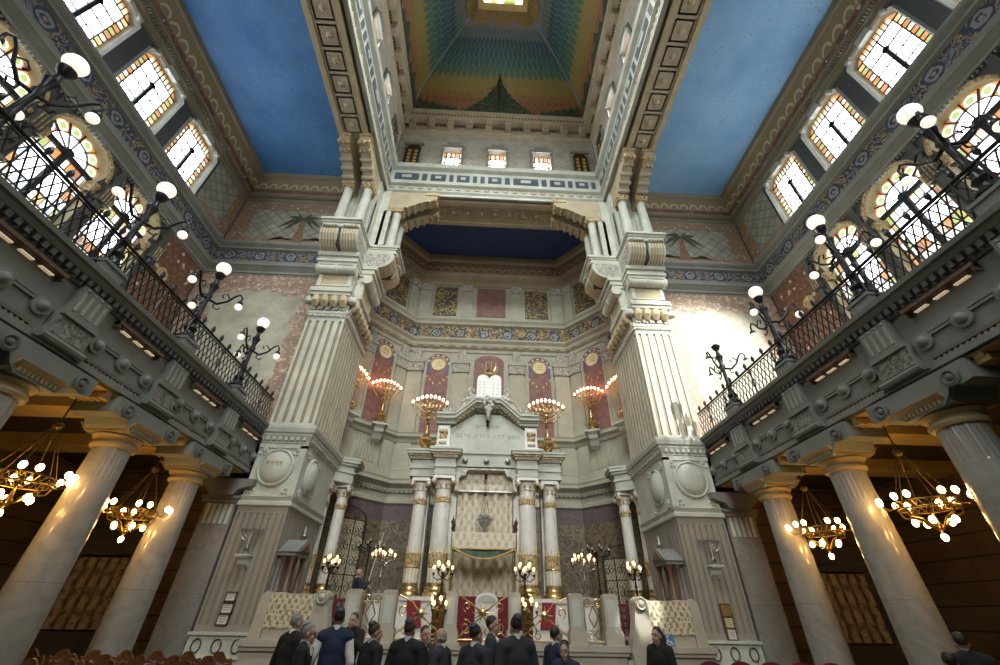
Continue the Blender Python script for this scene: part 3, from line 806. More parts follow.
    # painted cloister vault
    prof = [(6.0,30.4),(6.08,31.4),(6.1,32.6),(5.9,33.6),(5.35,34.6),(4.5,35.5),(3.5,36.35),(2.6,36.95),(1.75,37.3)]
    V = [0]
    for a, b in zip(prof, prof[1:]): V.append(V[-1]+math.dist(a, b))
    m = MB()
    for k in range(4):
        c, s_ = cos(k*pi/2), sin(k*pi/2)
        def P(u, j, f):
            a, b = prof[j], prof[min(j+1, len(prof)-1)]
            h, z = a[0]+(b[0]-a[0])*f, a[1]+(b[1]-a[1])*f
            x, y = u*h, h
            return (x*c - y*s_, 8.6 + x*s_ + y*c, z)
        for j in range(len(prof)-1):
            for q in range(3):
                f0, f1 = q/3, (q+1)/3
                v0, v1 = (V[j]+(V[j+1]-V[j])*f0)/V[-1], (V[j]+(V[j+1]-V[j])*f1)/V[-1]
                for i in range(12):
                    u0, u1 = -1+i/6, -1+(i+1)/6
                    m.poly([P(u0,j,f0), P(u1,j,f0), P(u1,j,f1), P(u0,j,f1)], [(u0,v0),(u1,v0),(u1,v1),(u0,v1)])
    struct('ceiling_dome', m, 'dome')
    m = MB()          # pale ribs along the groins
    for sx in (-1, 1):
        for sy in (-1, 1): m.tube([(sx*(h-.05), 8.6+sy*(h-.05), z) for h, z in prof[2:]], .05, 5)
    struct('trim_14', m, 'groin')
    m = MB()          # gilded canopy hung round the skylight
    for k in range(4):
        c, s_ = cos(k*pi/2), sin(k*pi/2)
        def Q(u, w):
            h = 1.7+w*.85; z = 37.15-w*.36-.16*w*abs(cos(u*pi*1.5)); x, y = u*h, h
            return (x*c - y*s_, 8.6 + x*s_ + y*c, z-.08+.05*abs(sin(u*14)))
        m.grid(lambda i, j: Q(-1+2*i, (j*(.62+.38*abs(sin((-1+2*i)*pi*1.5+pi/2))))), 36, 6)
    struct('trim_15', m, 'goldcloth')
    m = MB()
    for a, b in ((1.75, 1.35),):
        for q in ((-a,-a,a,-b),(-a,b,a,a),(-a,-b,-b,b),(b,-b,a,b)): m.box(q[0], 8.6+q[1], 36.85, q[2], 8.6+q[3], 37.35)
    r = struct('window_60', m, 'goldpaint')
    g = MB(); k = 6
    for i in range(k):
        for j in range(k):
            x0, y0 = -1.35+i*.45, 7.25+j*.45
            g.poly([(x0,y0,37.2),(x0+.45,y0,37.2),(x0+.45,y0+.45,37.2),(x0,y0+.45,37.2)], None, R.choice((0,0,1,2,0,3)))
    g.build('stained_glass', ['g_sky', 'g_green', 'g_blue', 'g_yellow'], r)
    # painted cedar and dark shrubs on the vault
    m = MB()
    def onv(b):
        for (h0, z0), (h1, z1) in zip(prof, prof[1:]):
            if z0 <= b <= z1: return h0+(h1-h0)*(b-z0)/(z1-z0)
        return 6.0
    pts = [(0,34.9)]
    for i in range(9):
        w = .2+i*.36; z = 34.25-i*.44
        pts += [(w, z), (w*.6, z+.06)]
    pts += [(2.9,30.45),(-2.9,30.45)]
    for i in range(8, -1, -1):
        w = .2+i*.36; z = 34.28-i*.44
        pts += [(-w*.6, z+.06), (-w, z)]
    for (a0, b0), (a1, b1) in zip(pts, pts[1:]+pts[:1]): m.poly([(0, 8.6+onv(30.5)-.07, 30.5), (a0, 8.6+onv(b0)-.07, b0), (a1, 8.6+onv(b1)-.07, b1)])
    for i in range(9):
        w = .2+i*.36; z = 34.26-i*.44
        m.poly([(-w, 8.6+onv(z)-.09, z), (w, 8.6+onv(z)-.09, z), (0, 8.6+onv(min(34.9, z+.6))-.09, min(34.9, z+.6))])
    for sx in (-1, 1):
        sh = [(2.7,30.45)] + [(2.9+k*.26, 31.0+.25*k*.4+.22*(k % 2)+.1*sin(k*3)) for k in range(12)] + [(5.95,30.45)]
        m.prism([(sx*a, b) for a, b in sh], lambda a,b,d: (a, 14.53-d, b), 0, .02)
        for k in range(4):
            y0 = 2.9+k*2.9
            m.prism([(y0,30.45),(y0+.3,31.6),(y0+.8,31.2),(y0+1.3,32.6),(y0+1.8,31.4),(y0+2.3,31.9),(y0+2.8,30.45)], lambda a,b,d: (sx*(5.93-d), a, b), 0, .02)
    m.cur = 1
    for k in range(60):
        z = R.uniform(30.6, 34.0); w = (34.7-z)*.66; x = R.uniform(-w, w)
        m.poly([(p, 8.6+onv(q)-.12, q) for p, q in ((x-.2,z),(x,z-.05),(x+.2,z),(x,z+.1))])
    struct('trim_16', m, ['leaf', 'bough'])

# apse ----------------------------------------------------------------
APSE = [(7.05, 17.2), (7.05, 18.4), (4.8, 20.9), (-4.8, 20.9), (-7.05, 18.4), (-7.05, 17.2)]
def along(path, i, u, d):
    a, b = Vector(path[i]), Vector(path[i+1]); t = (b-a).normalized(); n = Vector((-t.y, t.x)); p = a+t*u+n*d; return p
def apse():
    m = MB()
    m.sweep(APSE, [(0,F),(0,5.2)], 1, m=0)
    m.sweep(APSE, [(0,5.2),(.02,5.9)], 1, m=1)
    m.sweep(APSE, [(0,7.0),(0,9.1)], 1, m=2); m.sweep(APSE, [(0,9.1),(0,15.0)], 1, m=2)
    m.sweep(APSE, [(0,17.0),(0,20.3)], 1, m=2)
    struct('wall_apse', m, ['tapestry', 'violet', 'apsestone'])
    m = MB()
    m.sweep(APSE, [(0,5.88),(.12,5.95),(.12,6.1),(.06,6.14),(.06,6.4),(.2,6.5),(.2,6.62),(.34,6.7),(.5,6.78),(.5,6.92),(.54,7.0),(.0,7.04)], 1)
    m.dentils(APSE, .06, .22, 6.42, 6.6, .12, .22)
    struct('trim_17', m, 'apsestone')
    m = MB()
    m.sweep(APSE, [(0,8.9),(.1,8.95),(.16,9.1),(.36,9.2),(.36,9.34),(.4,9.4),(.0,9.5)], 1)
    m.sweep(APSE, [(0,7.04),(.3,7.06),(.3,7.4),(.12,7.5),(.0,7.55)], 1)
    struct('trim_18', m, 'apsestone')
    m = MB()
    m.sweep(APSE, [(0,14.6),(.08,14.66),(.08,14.85),(.3,15.0),(.34,15.15),(.5,15.3),(.5,15.42),(.3,15.5),(.12,15.55),(.1,15.6)], 1)
    m.sweep(APSE, [(.1,15.6),(.1,16.55)], 1, m=1)
    m.sweep(APSE, [(.1,16.55),(.26,16.62),(.3,16.76),(.16,16.8),(.32,16.98),(.32,17.06),(.0,17.12)], 1, m=0)
    m.cur = 2; m.dentils(APSE, .12, .26, 14.9, 14.98, .3, .62)
    struct('trim_19', m, ['apsestone', 'arabgold', 'yellow'])
    m = MB()
    m.sweep(APSE, [(0,19.95),(.1,20.0),(.1,20.3),(.24,20.4),(.24,20.55)], 1, m=0)
    m.sweep(APSE, [(.24,20.55),(.36,20.66),(.36,20.84),(.46,20.9)], 1)
    m.sweep(APSE, [(.46,20.9),(.82,21.42)], 1, m=1)
    m.sweep(APSE, [(.82,21.42),(.95,21.5),(1.0,21.66),(1.02,22.0)], 1, m=0)
    m.cur = 0; m.dentils(APSE, .24, .34, 20.42, 20.54, .1, .2)
    struct('trim_20', m, ['apsecornice', 'archdark'])
    m = MB(); q = [(7.05,16.2),(7.05,18.4),(4.8,20.9),(-4.8,20.9),(-7.05,18.4),(-7.05,16.2)]
    m.poly([(x,y,21.95) for x, y in q], [(x,y) for x, y in q]); struct('ceiling_apse', m, 'navy')
    # panels : (segment, centre u, half width)
    pan = [(2, 4.8, .95), (2, 4.8-3.0, .72), (2, 4.8+3.0, .72), (1, 1.68, .7), (3, 1.68, .7), (0, .62, .5), (4, .58, .5)]
    m = MB(); rim = MB(); med = MB(); up = MB(); carve = MB(); pil = MB()
    def slab(mb, i, u0, u1, z0, z1, d0, d1, uv=True):
        f = lambda a, b, d: (*along(APSE, i, a, d), b)
        mb.prism([(u0,z0),(u1,z0),(u1,z1),(u0,z1)], f, d0, d1)
    for (i, u, w) in pan:
        f = lambda a, b, d: (*along(APSE, i, a, d), b)
        pts = [(u-w,9.5),(u+w,9.5),(u+w,13.9)] + [(u+w*.98*cos(t), 13.9+.62*sin(t)) for t in [pi*k/10 for k in range(1,10)]] + [(u-w,13.9)]
        m.prism(pts, f, .0, .03)
        if w != .95:
            rim.cur = 0
            for r0, r1, mi in ((.58,.66,0),(.46,.5,1)):
                rim.cur = mi
                for k in range(12):
                    rim.cur = 2 if (k % 2 and mi == 0) else mi
                    a0, a1 = pi*k/12, pi*(k+1)/12
                    rim.prism([(u+r0*cos(a0),13.75+r0*sin(a0)),(u+r1*cos(a0),13.75+r1*sin(a0)),(u+r1*cos(a1),13.75+r1*sin(a1)),(u+r0*cos(a1),13.75+r0*sin(a1))], f, .03, .06)
            for sx in (-1, 1):
                rim.cur = 0; rim.prism([(u+sx*.6-.09,13.1),(u+sx*.6+.09,13.1),(u+sx*.6+.09,13.75),(u+sx*.6-.09,13.75)], f, .03, .055)
                rim.cur = 1
                for k in range(3): rim.prism([(u+sx*(.6-.2*k)+.07*cos(t*pi/2),12.95-.22*k+.09*sin(t*pi/2)) for t in range(4)], f, .03, .05)
            med.prism([(u+.40*cos(t*pi/12),13.75+.40*sin(t*pi/12)) for t in range(24)], f, .03, .075)
            med.cur = 1
            for k in range(3): med.prism([(u-.22,13.62+k*.14),(u-.22+.44*(.6+.4*R.random()),13.62+k*.14),(u+.16,13.67+k*.14),(u-.2,13.68+k*.14)], f, .075, .085)
            med.cur = 0
        # moulded jambs
        pil.cur = 0
        for sx in (-1, 1): slab(pil, i, u+sx*w-.07, u+sx*w+.07, 9.45, 14.0, 0, .1)
    struct('trim_21', m, 'crimson'); struct('trim_22', rim, ['bluering', 'goldpaint', 'paper']); struct('trim_23', med, ['medallion', 'goldpaint'])
    # pilasters of both upper orders
    pp = [(2, 4.8+x, .42) for x in (-1.65, 1.65, -4.3, 4.3)] + [(1, .5, .34), (1, 2.85, .36), (3, .5, .36), (3, 2.85, .34), (0, 1.12, .12), (4, .1, .12)]
    for (i, u, w) in pp:
        slab(pil, i, u-w, u+w, 9.45, 14.2, 0, .16)
        slab(pil, i, u-w-.05, u+w+.05, 9.45, 9.9, 0, .22)
        slab(carve, i, u-w-.06, u+w+.06, 13.2, 13.75, .0, .26); slab(pil, i, u-w-.1, u+w+.1, 13.75, 13.95, 0, .32); slab(carve, i, u-w*.6, u+w*.6, 13.95, 14.7, 0, .3)
        slab(pil, i, u-w*.85, u+w*.85, 17.1, 19.5, 0, .16); slab(carve, i, u-w*.9, u+w*.9, 19.4, 19.95, 0, .24)
        slab(pil, i, u-w*.9, u+w*.9, 7.5, 8.9, 0, .14)
    for (i, u, w) in pan:
        slab(up, i, u-w*1.05, u+w*1.05, 17.45, 19.85, 0, .05) if w != .95 else None
        for k in range(-3, 4): slab(pil, i, u+k*.17-.03, u+k*.17+.03, 7.65, 8.75, 0, .07)
    struct('trim_24', pil, 'apsestone'); struct('trim_25', carve, 'carve'); struct('trim_26', up, 'garland')
    m = MB(); slab(m, 2, 4.8-.95, 4.8+.95, 17.45, 19.85, 0, .05); struct('trim_27', m, 'crimson')
setting()
wn = 1
for s in (-1, 1):
    for y in UPW: window_upper(wn, s, y); wn += 1
    for y in LOW: window_lower(wn, s, y); wn += 1
tower(); apse()

# ------------------------------------------------------------------ piers
def arm(mbs, T, sgn):
    """upper bracketed order: local u along the face, w outward, z up; T maps (u,w,z) to the room"""
    def P(u, w, z): return T @ Vector((u, w, z))
    for k in mbs: mbs[k].T = T
    b = mbs['block']; b.cur = 0
    b.box(-.78, -.1, 12.9, .78, .12, 14.0)
    b.box(-.86, -.1, 12.85, .86, .34, 13.0); b.box(-.9, -.1, 13.0, .9, .42, 13.2); b.box(-.84, -.1, 13.2, .84, .3, 13.32)
    b.box(-.76, -.1, 13.3, .76, .28, 14.05)
    b.cur = 1; b.box(-.58, .28, 13.42, .58, .30, 13.95); b.cur = 0
    for x in (-.66, .66): b.box(x-.08, .28, 13.35, x+.08, .34, 14.0)
    b.box(-.62, .28, 13.36, .62, .33, 13.44)
    # roller
    for x0, x1 in ((-.8, -.06), (.06, .8)): b.tube([(x0, .46, 14.2), (x1, .46, 14.2)], .2, 12)
    b.tube([(-.06, .46, 14.2), (.06, .46, 14.2)], .23, 12)
    for x in (-.82, .82): b.tube([(x-.06, .46, 14.2), (x+.06, .46, 14.2)], .24, 12)
    b.box(-.78, -.1, 14.05, .78, .4, 14.4)
    for z0, z1, w, h in ((14.38,14.52,.62,.86),(14.52,14.66,.7,.9),(14.66,14.8,.66,.86),(14.8,15.02,.78,.92)): b.box(-h, -.1, z0, h, w, z1)
    # ribbed consoles
    c = mbs['console']
    prof = [(-.1,15.0),(.72,15.0),(1.0,15.08),(1.25,15.28),(1.4,15.55),(1.42,15.85),(1.3,15.98),(-.1,15.98)]
    for x in (-.46, .46):
        c.cur = 0; c.prism(prof, lambda a, z, d: (d, a, z), x-.38, x+.38)
        for k in range(5):
            xx = x-.26+.13*k
            c.cur = 1; o = [(a+.014, z-.004) for a, z in prof[1:7]]; i = [(a-.05, z) for a, z in prof[1:7]][::-1]
            c.prism(o+i, lambda a, z, d: (d, a, z), xx-.03, xx+.03)
    c.cur = 2; c.box(-.08, -.1, 15.05, .08, 1.2, 15.95)
    c.cur = 3
    for x in (-.85, .84): c.prism([(.1,15.1),(.7,15.1),(1.1,15.3),(1.25,15.6),(1.25,15.9),(.1,15.9)], lambda a, z, d: (d, a, z), x, x+.012)
    # scroll face and slab
    s = mbs['slab']; s.cur = 0
    s.box(-.84, -.1, 15.98, .84, 1.42, 16.22)
    for x in (-.46, .46):
        s.tube([(x-.2, 1.45, 16.02), (x+.2, 1.45, 16.02)], .09, 10)
        for e in (-.28, .28): s.ball((x+e, 1.44, 16.05), .085, 8, 6)
    s.box(-.88, -.1, 16.2, .88, 1.5, 16.3); s.box(-.94, -.1, 16.3, .94, 1.6, 16.42)
    # colonnettes in front of a wall pilaster
    k = mbs['colonnette']
    for x in (-.49, .49):
        k.lathe((x, .95, 0), [(.29,16.42),(.29,16.52),(.25,16.56),(.27,16.62),(.225,16.68),(.22,17.6),(.20,19.2),(.24,19.24),(.21,19.3)], 16)
    w = mbs['back']; w.cur = 0
    w.box(-.8, -.2, 16.42, .8, .45, 20.9); w.box(-.74, .45, 16.42, -.24, .55, 19.2); w.box(.24, .45, 16.42, .74, .55, 19.2)
    for x in (-.78, .78): w.box(x-.02, .3, 16.6, x+.02, .7, 19.2)
    # carved capitals and curving brackets up to the beam
    q = mbs['bracket']
    for x in (-.49, .49):
        q.cur = 1; q.box(x-.28, .4, 19.28, x+.28, 1.24, 19.5)
        for e in (-.22, 0, .22): q.ball((x+e, 1.24, 19.42), .1, 8, 6)
        q.cur = 0
        q.box(x-.3, .3, 19.5, x+.3, 1.3, 19.62)
        curve = [(.3,19.62),(1.25,19.62),(1.55,19.72),(1.95,19.98),(2.4,20.22),(2.9,20.35),(3.0,20.5),(3.0,20.92),(.3,20.92)]
        q.prism(curve, lambda a, z, d: (d, a, z), x-.25, x+.25)
        for (a0, z0, r) in ((1.45,19.66,.1),(1.8,19.86,.1),(2.15,20.08,.09)): q.tube([(x-.3, a0, z0), (x+.3, a0, z0)], r, 8)
        q.cur = 1
        for e in (-.2, 0, .2): q.ball((x+e, 2.9, 20.4), .13, 8, 6); q.ball((x+e, 2.55, 20.25), .1, 8, 6)
        q.box(x-.3, 2.3, 20.72, x+.3, 3.08, 20.95)
    for k_ in mbs: mbs[k_].T = None

def pier(s):
    side = SIDE[s]
    root = thing('pier', 'tall fluted stone pier with oval boss and bracketed top, %s of the ark' % side, 'pier', (s*7.0, 14, F))
    def fl(m, x0, y, z0, z1, w, n, axis, d=.09, base=.03):
        # face strip with n round-headed flutes; axis 'x' for the front, 'y' for the inner face
        f = (lambda a, b, e: (x0+a, y+e, b)) if axis == 'x' else (lambda a, b, e: (x0+e, y+a, b))
        fw = w/n*.4; st = w/n
        us = [0]
        for k in range(n): us += [k*st+(st-fw)/2, k*st+(st+fw)/2]
        us.append(w); m.cur = 0
        zb, zt = z0+.16, z1-.16
        for k in range(0, len(us)-1):
            a, b = us[k], us[k+1]
            if k % 2 == 0: m.poly([f(a,z0,0), f(b,z0,0), f(b,z1,0), f(a,z1,0)])
            else:
                c = (a+b)/2; r = (b-a)/2
                m.poly([f(a,z0,0), f(b,z0,0), f(b,zb,0), f(a,zb,0)])
                head = [f(c-r*cos(t), zt-r+r*sin(t), 0) for t in [pi*i/6 for i in range(7)]]
                m.poly([f(a,z1,0), f(a,zt-r,0)] + head[1:4] + [f(c,z1,0)]); m.poly([f(c,z1,0)] + head[3:6] + [f(b,zt-r,0), f(b,z1,0)])
                dp = [(a,0),(a+.012,d*.55),(c,d*.6),(b-.012,d*.55),(b,0)]
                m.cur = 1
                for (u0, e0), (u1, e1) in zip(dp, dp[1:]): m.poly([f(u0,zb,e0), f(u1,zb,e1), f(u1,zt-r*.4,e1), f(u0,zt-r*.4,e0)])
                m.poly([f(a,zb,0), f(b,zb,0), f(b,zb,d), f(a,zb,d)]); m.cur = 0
    m = MB(s); m.box(6.36, 14.1, F, 7.76, 17.2, 12.9); m.box(6.5, 14.3, 12.9, 7.76, 16.2, 21)
    pass
    m.build('core', 'cream', root)
    m = MB(s); m.box(6.12, 13.86, F, 7.86, 17.2, .35); m.box(6.18, 13.92, .35, 7.84, 17.2, 1.06); m.box(6.14, 13.86, 1.06, 7.86, 17.2, 1.13); m.box(6.15, 13.86, .55, 7.86, 17.2, .6)
    m.cur = 1
    for x in (6.5, 7.03, 7.56): m.tube([(x+.12*cos(t), 13.9, .83+.15*sin(t)) for t in [2*pi*k/16 for k in range(16)]], .018, 6, True)
    m.build('plinth', ['pale', 'bronze'], root)
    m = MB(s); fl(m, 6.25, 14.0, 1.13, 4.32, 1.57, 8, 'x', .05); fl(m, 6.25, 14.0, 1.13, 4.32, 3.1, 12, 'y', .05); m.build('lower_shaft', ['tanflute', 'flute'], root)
    path = [(7.86, 14.0), (6.25, 14.0), (6.25, 17.2)]
    m = MB(s); m.sweep(path, [(0,4.32),(.08,4.36),(.08,4.46),(.03,4.5),(.1,4.62),(.0,4.66)], 1)
    m.build('band', 'pale', root)
    m = MB(s); m.box(6.25, 14.0, 4.6, 7.82, 17.2, 6.4)
    m.box(6.2, 13.95, 4.66, 6.42, 14.1, 6.3); m.box(6.2, 13.95, 6.2, 7.82, 14.1, 6.35)
    blk = m.build('boss_block', 'pale', root)
    m = MB(s)
    for (T, rx, rz_) in ((Matrix.Translation((7.06, 14.0, 5.55)) @ Matrix.Rotation(pi/2, 4, 'X'), .58, .62), (Matrix.Translation((6.25, 14.95, 5.5)) @ Matrix.Rotation(-pi/2, 4, 'Y'), .55, .62)):
        m.T = T @ Matrix.Diagonal((rx if rx != .55 else rz_, rz_ if rx != .55 else .5, 1, 1))
        m.lathe((0,0,0), [(1.0,0),(1.02,.06),(.94,.1),(.88,.05),(.84,.05),(.80,.1),(.6,.17),(.3,.2),(.0,.21)], 28)
        m.T = None
    m.build('boss', 'pale', blk)
    m = MB(s)
    for x in (6.5, 7.62):
        for z in (4.86, 6.12):
            for k in range(7): a = k*.9; m.ball((x+.11*cos(a)*(k*.22), 13.99, z+.11*sin(a)*(k*.22)), .055, 6, 5)
    for y in (14.35, 15.5):
        for z in (4.86, 6.12):
            for k in range(7): a = k*.9; m.ball((6.24, y+.11*cos(a)*(k*.22), z+.11*sin(a)*(k*.22)), .055, 6, 5)
    m.build('foliage', 'pale', blk)
    if s < 0:      # gilt letters on the boss
        m = MB(1)
        for k, (dx, sh) in enumerate(((-.22,0),(-.07,1),(.07,0),(.2,1))):
            x = -7.06+dx; y = 13.795; z = 5.62
            m.box(x-.05, y-.01, z+.05, x+.05, y+.01, z+.075); m.box(x+.03, y-.01, z-.06, x+.05, y+.01, z+.06)
            if sh: m.box(x-.05, y-.01, z-.06, x-.03, y+.01, z+.03)
        m.build('lettering', 'goldpaint', blk)
    m = MB(s); path2 = [(7.9, 14.0), (6.25, 14.0), (6.25, 17.2)]
    m.sweep(path2, [(0,6.35),(.05,6.38),(.05,6.42),(.16,6.62),(.16,6.68),(.22,6.72),(.26,6.86),(.26,6.96),(0,6.99)], 1)
    m.dentils(path2, .04, .14, 6.46, 6.6, .1, .19)
    m.build('cornice', 'pale', root)
    m = MB(s); fl(m, 6.23, 14.0, 6.98, 11.86, 1.57, 5, 'x', .10); fl(m, 6.23, 14.0, 6.98, 11.86, 3.1, 10, 'y', .10)
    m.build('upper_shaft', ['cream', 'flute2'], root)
    m = MB(s); path3 = [(7.82, 14.0), (6.23, 14.0), (6.23, 17.2)]
    m.sweep(path3, [(0,11.84),(.05,11.88),(.05,11.98),(.1,12.02),(.12,12.12),(.02,12.16),(.02,12.9)], 1)
    m.dentils(path3, .05, .11, 11.88, 11.97, .05, .1)
    m.cur = 1; m.dentils(path3, .02, .14, 12.18, 12.34, .22, .30); m.cur = 0
    k = 4
    for i in range(k):       # reeded scrolls over the leaves
        x = 6.43+i*.39; m.cur = 2
        m.tube([(x, 13.9, 12.36), (x, 13.76, 12.55), (x, 13.78, 12.8)], [.13, .19, .16], 10)
        m.cur = 0; m.ball((x-.195, 13.82, 12.8), .1, 8, 6)
    for i in range(7):
        y = 14.2+i*.41; m.cur = 2
        m.tube([(6.13, y, 12.36), (5.99, y, 12.55), (6.01, y, 12.8)], [.13, .19, .16], 10); m.cur = 0; m.ball((6.05, y-.2, 12.8), .1, 8, 6)
    for c in ((6.08, 13.86), (7.95, 13.9)): m.lathe((c[0], c[1], 12.68), [(.02,-.2),(.16,-.12),(.2,0),(.16,.12),(.02,.2)], 12)
    m.build('capital', ['cream', 'carve', 'yellow'], root)
    mbs = {k: MB(s) for k in ('block', 'console', 'slab', 'colonnette', 'back', 'bracket')}
    mt = {'block': ['cream', 'yellow'], 'console': ['pale', 'ochre', 'bronze', 'carve'], 'slab': ['cream'], 'colonnette': ['pale'], 'back': ['pale'], 'bracket': ['tan', 'gildcarve']}
    nm = {'block': 'panel_block', 'console': 'scroll_console', 'slab': 'slab', 'colonnette': 'colonnette', 'back': 'back_pilaster', 'bracket': 'curved_bracket'}
    T1 = Matrix(((1,0,0,7.03),(0,-1,0,14.0),(0,0,1,0),(0,0,0,1)))       # front: u -> x, w -> -y
    T2 = Matrix(((0,-1,0,6.25),(1,0,0,14.98),(0,0,1,0),(0,0,0,1)))      # inner side: u -> y, w -> -x
    for T in (T1, T2):
        mbs = {k: MB(s) for k in mt}
        arm(mbs, T, s)
        for k in mt: mbs[k].build(nm[k], mt[k], root)
    # respond: half column against the wall, in line with the gallery columns
    r = thing('respond', 'flat grey marble half-column against the %s pier beside the end column' % side, 'column', (s*8.38, 14.1, F))
    m = MB(s); m.box(7.9, 13.99, F, 8.86, 14.9, 4.4); m.build('shaft', 'colmarble', r)
    m = MB(s); 
    for k in range(5): m.box(7.98+k*.17, 13.975, 3.8, 8.08+k*.17, 14.0, 4.38)
    m.build('short_flutes', 'pale', r)
    m = MB(s); m.box(7.84, 13.9, 4.4, 8.95, 14.9, 4.52); m.box(7.8, 13.84, 4.52, 8.98, 14.9, 4.6); m.prism([(7.5,5.1),(9.2,5.1),(9.2,4.9),(8.9,4.78),(8.7,4.6),(8.0,4.6),(7.9,4.78),(7.5,4.9)], lambda a, b, d: (a, d, b), 13.75, 14.9)
    m.build('capital', 'aislestone', r)
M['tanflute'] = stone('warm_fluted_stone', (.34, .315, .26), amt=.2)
M['flute'] = stone('shaded_brown_flute', (.27, .245, .195)); M['flute2'] = stone('shaded_flute_stone', (.40, .34, .22))  # shade inside the grooves painted as darker tones of the shaft stone
M['aislestone'] = stone('dim_capital_stone', (.20, .20, .19))
for s in (-1, 1): pier(s)

# ------------------------------------------------------------------ galleries
ORD = {0: 'farthest', 1: 'second farthest', 2: 'third farthest', 3: 'frontmost'}
def column(s, k, first=[]):
    lab = 'round grey marble column, %s of the row under the %s gallery' % (('first from the ark', 'second from the ark', 'third from the ark', 'fourth from the ark')[k], SIDE[s])
    loc = (s*8.3, BAYS[k], F)
    if first: return dup(first[0] if s > 0 else first[0], loc, 0 if s > 0 else pi, lab, 'gallery columns')
    r = thing('column', lab, 'column', loc, 0 if s > 0 else pi, 'gallery columns'); first.append(r)
    m = MB(); m.lathe((0,0,0), [(.52,0),(.52,.12),(.55,.2),(.52,.3),(.45,.34),(.47,.42),(.42,.46)], 28); m.box(-.58, -.58, 0, .58, .58, .12); m.build('base', 'colmarble', r, False)
    m = MB(); m.lathe((0,0,0), [(.41,.45),(.405,1.6),(.38,3.0),(.355,3.98)], 36, cap=False); m.build('shaft', 'colmarble', r, False)
    m = MB(); m.lathe((0,0,0), [(.355,3.98),(.352,4.0),(.34,4.58),(.348,4.6)], 72, flute=lambda k: 1 if k % 3 else .972, cap=False, sm=False); m.build('fluted_neck', 'colmarble', r, False)
    m = MB(); m.lathe((0,0,0), [(.345,4.58),(.40,4.6),(.42,4.65),(.40,4.7),(.36,4.72),(.37,4.76),(.44,4.8),(.46,4.84),(.40,4.88)], 30)
    m.build('necking', 'ochrestone', r, False)
    # bracket capital : block that spreads along the gallery, with rosettes at its ends
    m = MB()
    pr = [(-1.02,5.42),(1.02,5.42),(1.02,5.08),(.8,5.05),(.62,5.12),(.52,4.98),(.38,4.86),(-.38,4.86),(-.52,4.98),(-.62,5.12),(-.8,5.05),(-1.02,5.08)]
    m.prism(pr, lambda a, b, d: (d, a, b), -.5, .42)
    m.cur = 1; m.prism([(-.6,5.06),(.6,5.06),(.42,4.88),(-.42,4.88)], lambda a, b, d: (a, d, b), -.46, .46)
    for k_ in range(-4, 5): m.box(-.52, k_*.085-.028, 4.9, -.44, k_*.085+.028, 5.04)
    cap = m.build('capital', ['gallery', 'ochrestone'], r, False)
    m = MB()
    for y in (-.72, .72):
        m.T = Matrix.Translation((-.5, y, 5.22)) @ Matrix.Rotation(-pi/2, 4, 'Y'); m.lathe((0,0,0), [(.15,0),(.16,.03),(.11,.05),(.07,.02),(.04,.06),(0,.07)], 14); m.T = None
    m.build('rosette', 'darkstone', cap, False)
    return r
M['ochrestone'] = stone('ochre_capital_stone', (.36, .28, .14), amt=.3)
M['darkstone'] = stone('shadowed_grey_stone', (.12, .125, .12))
for s in (-1, 1):
    for k in range(3): column(s, k)

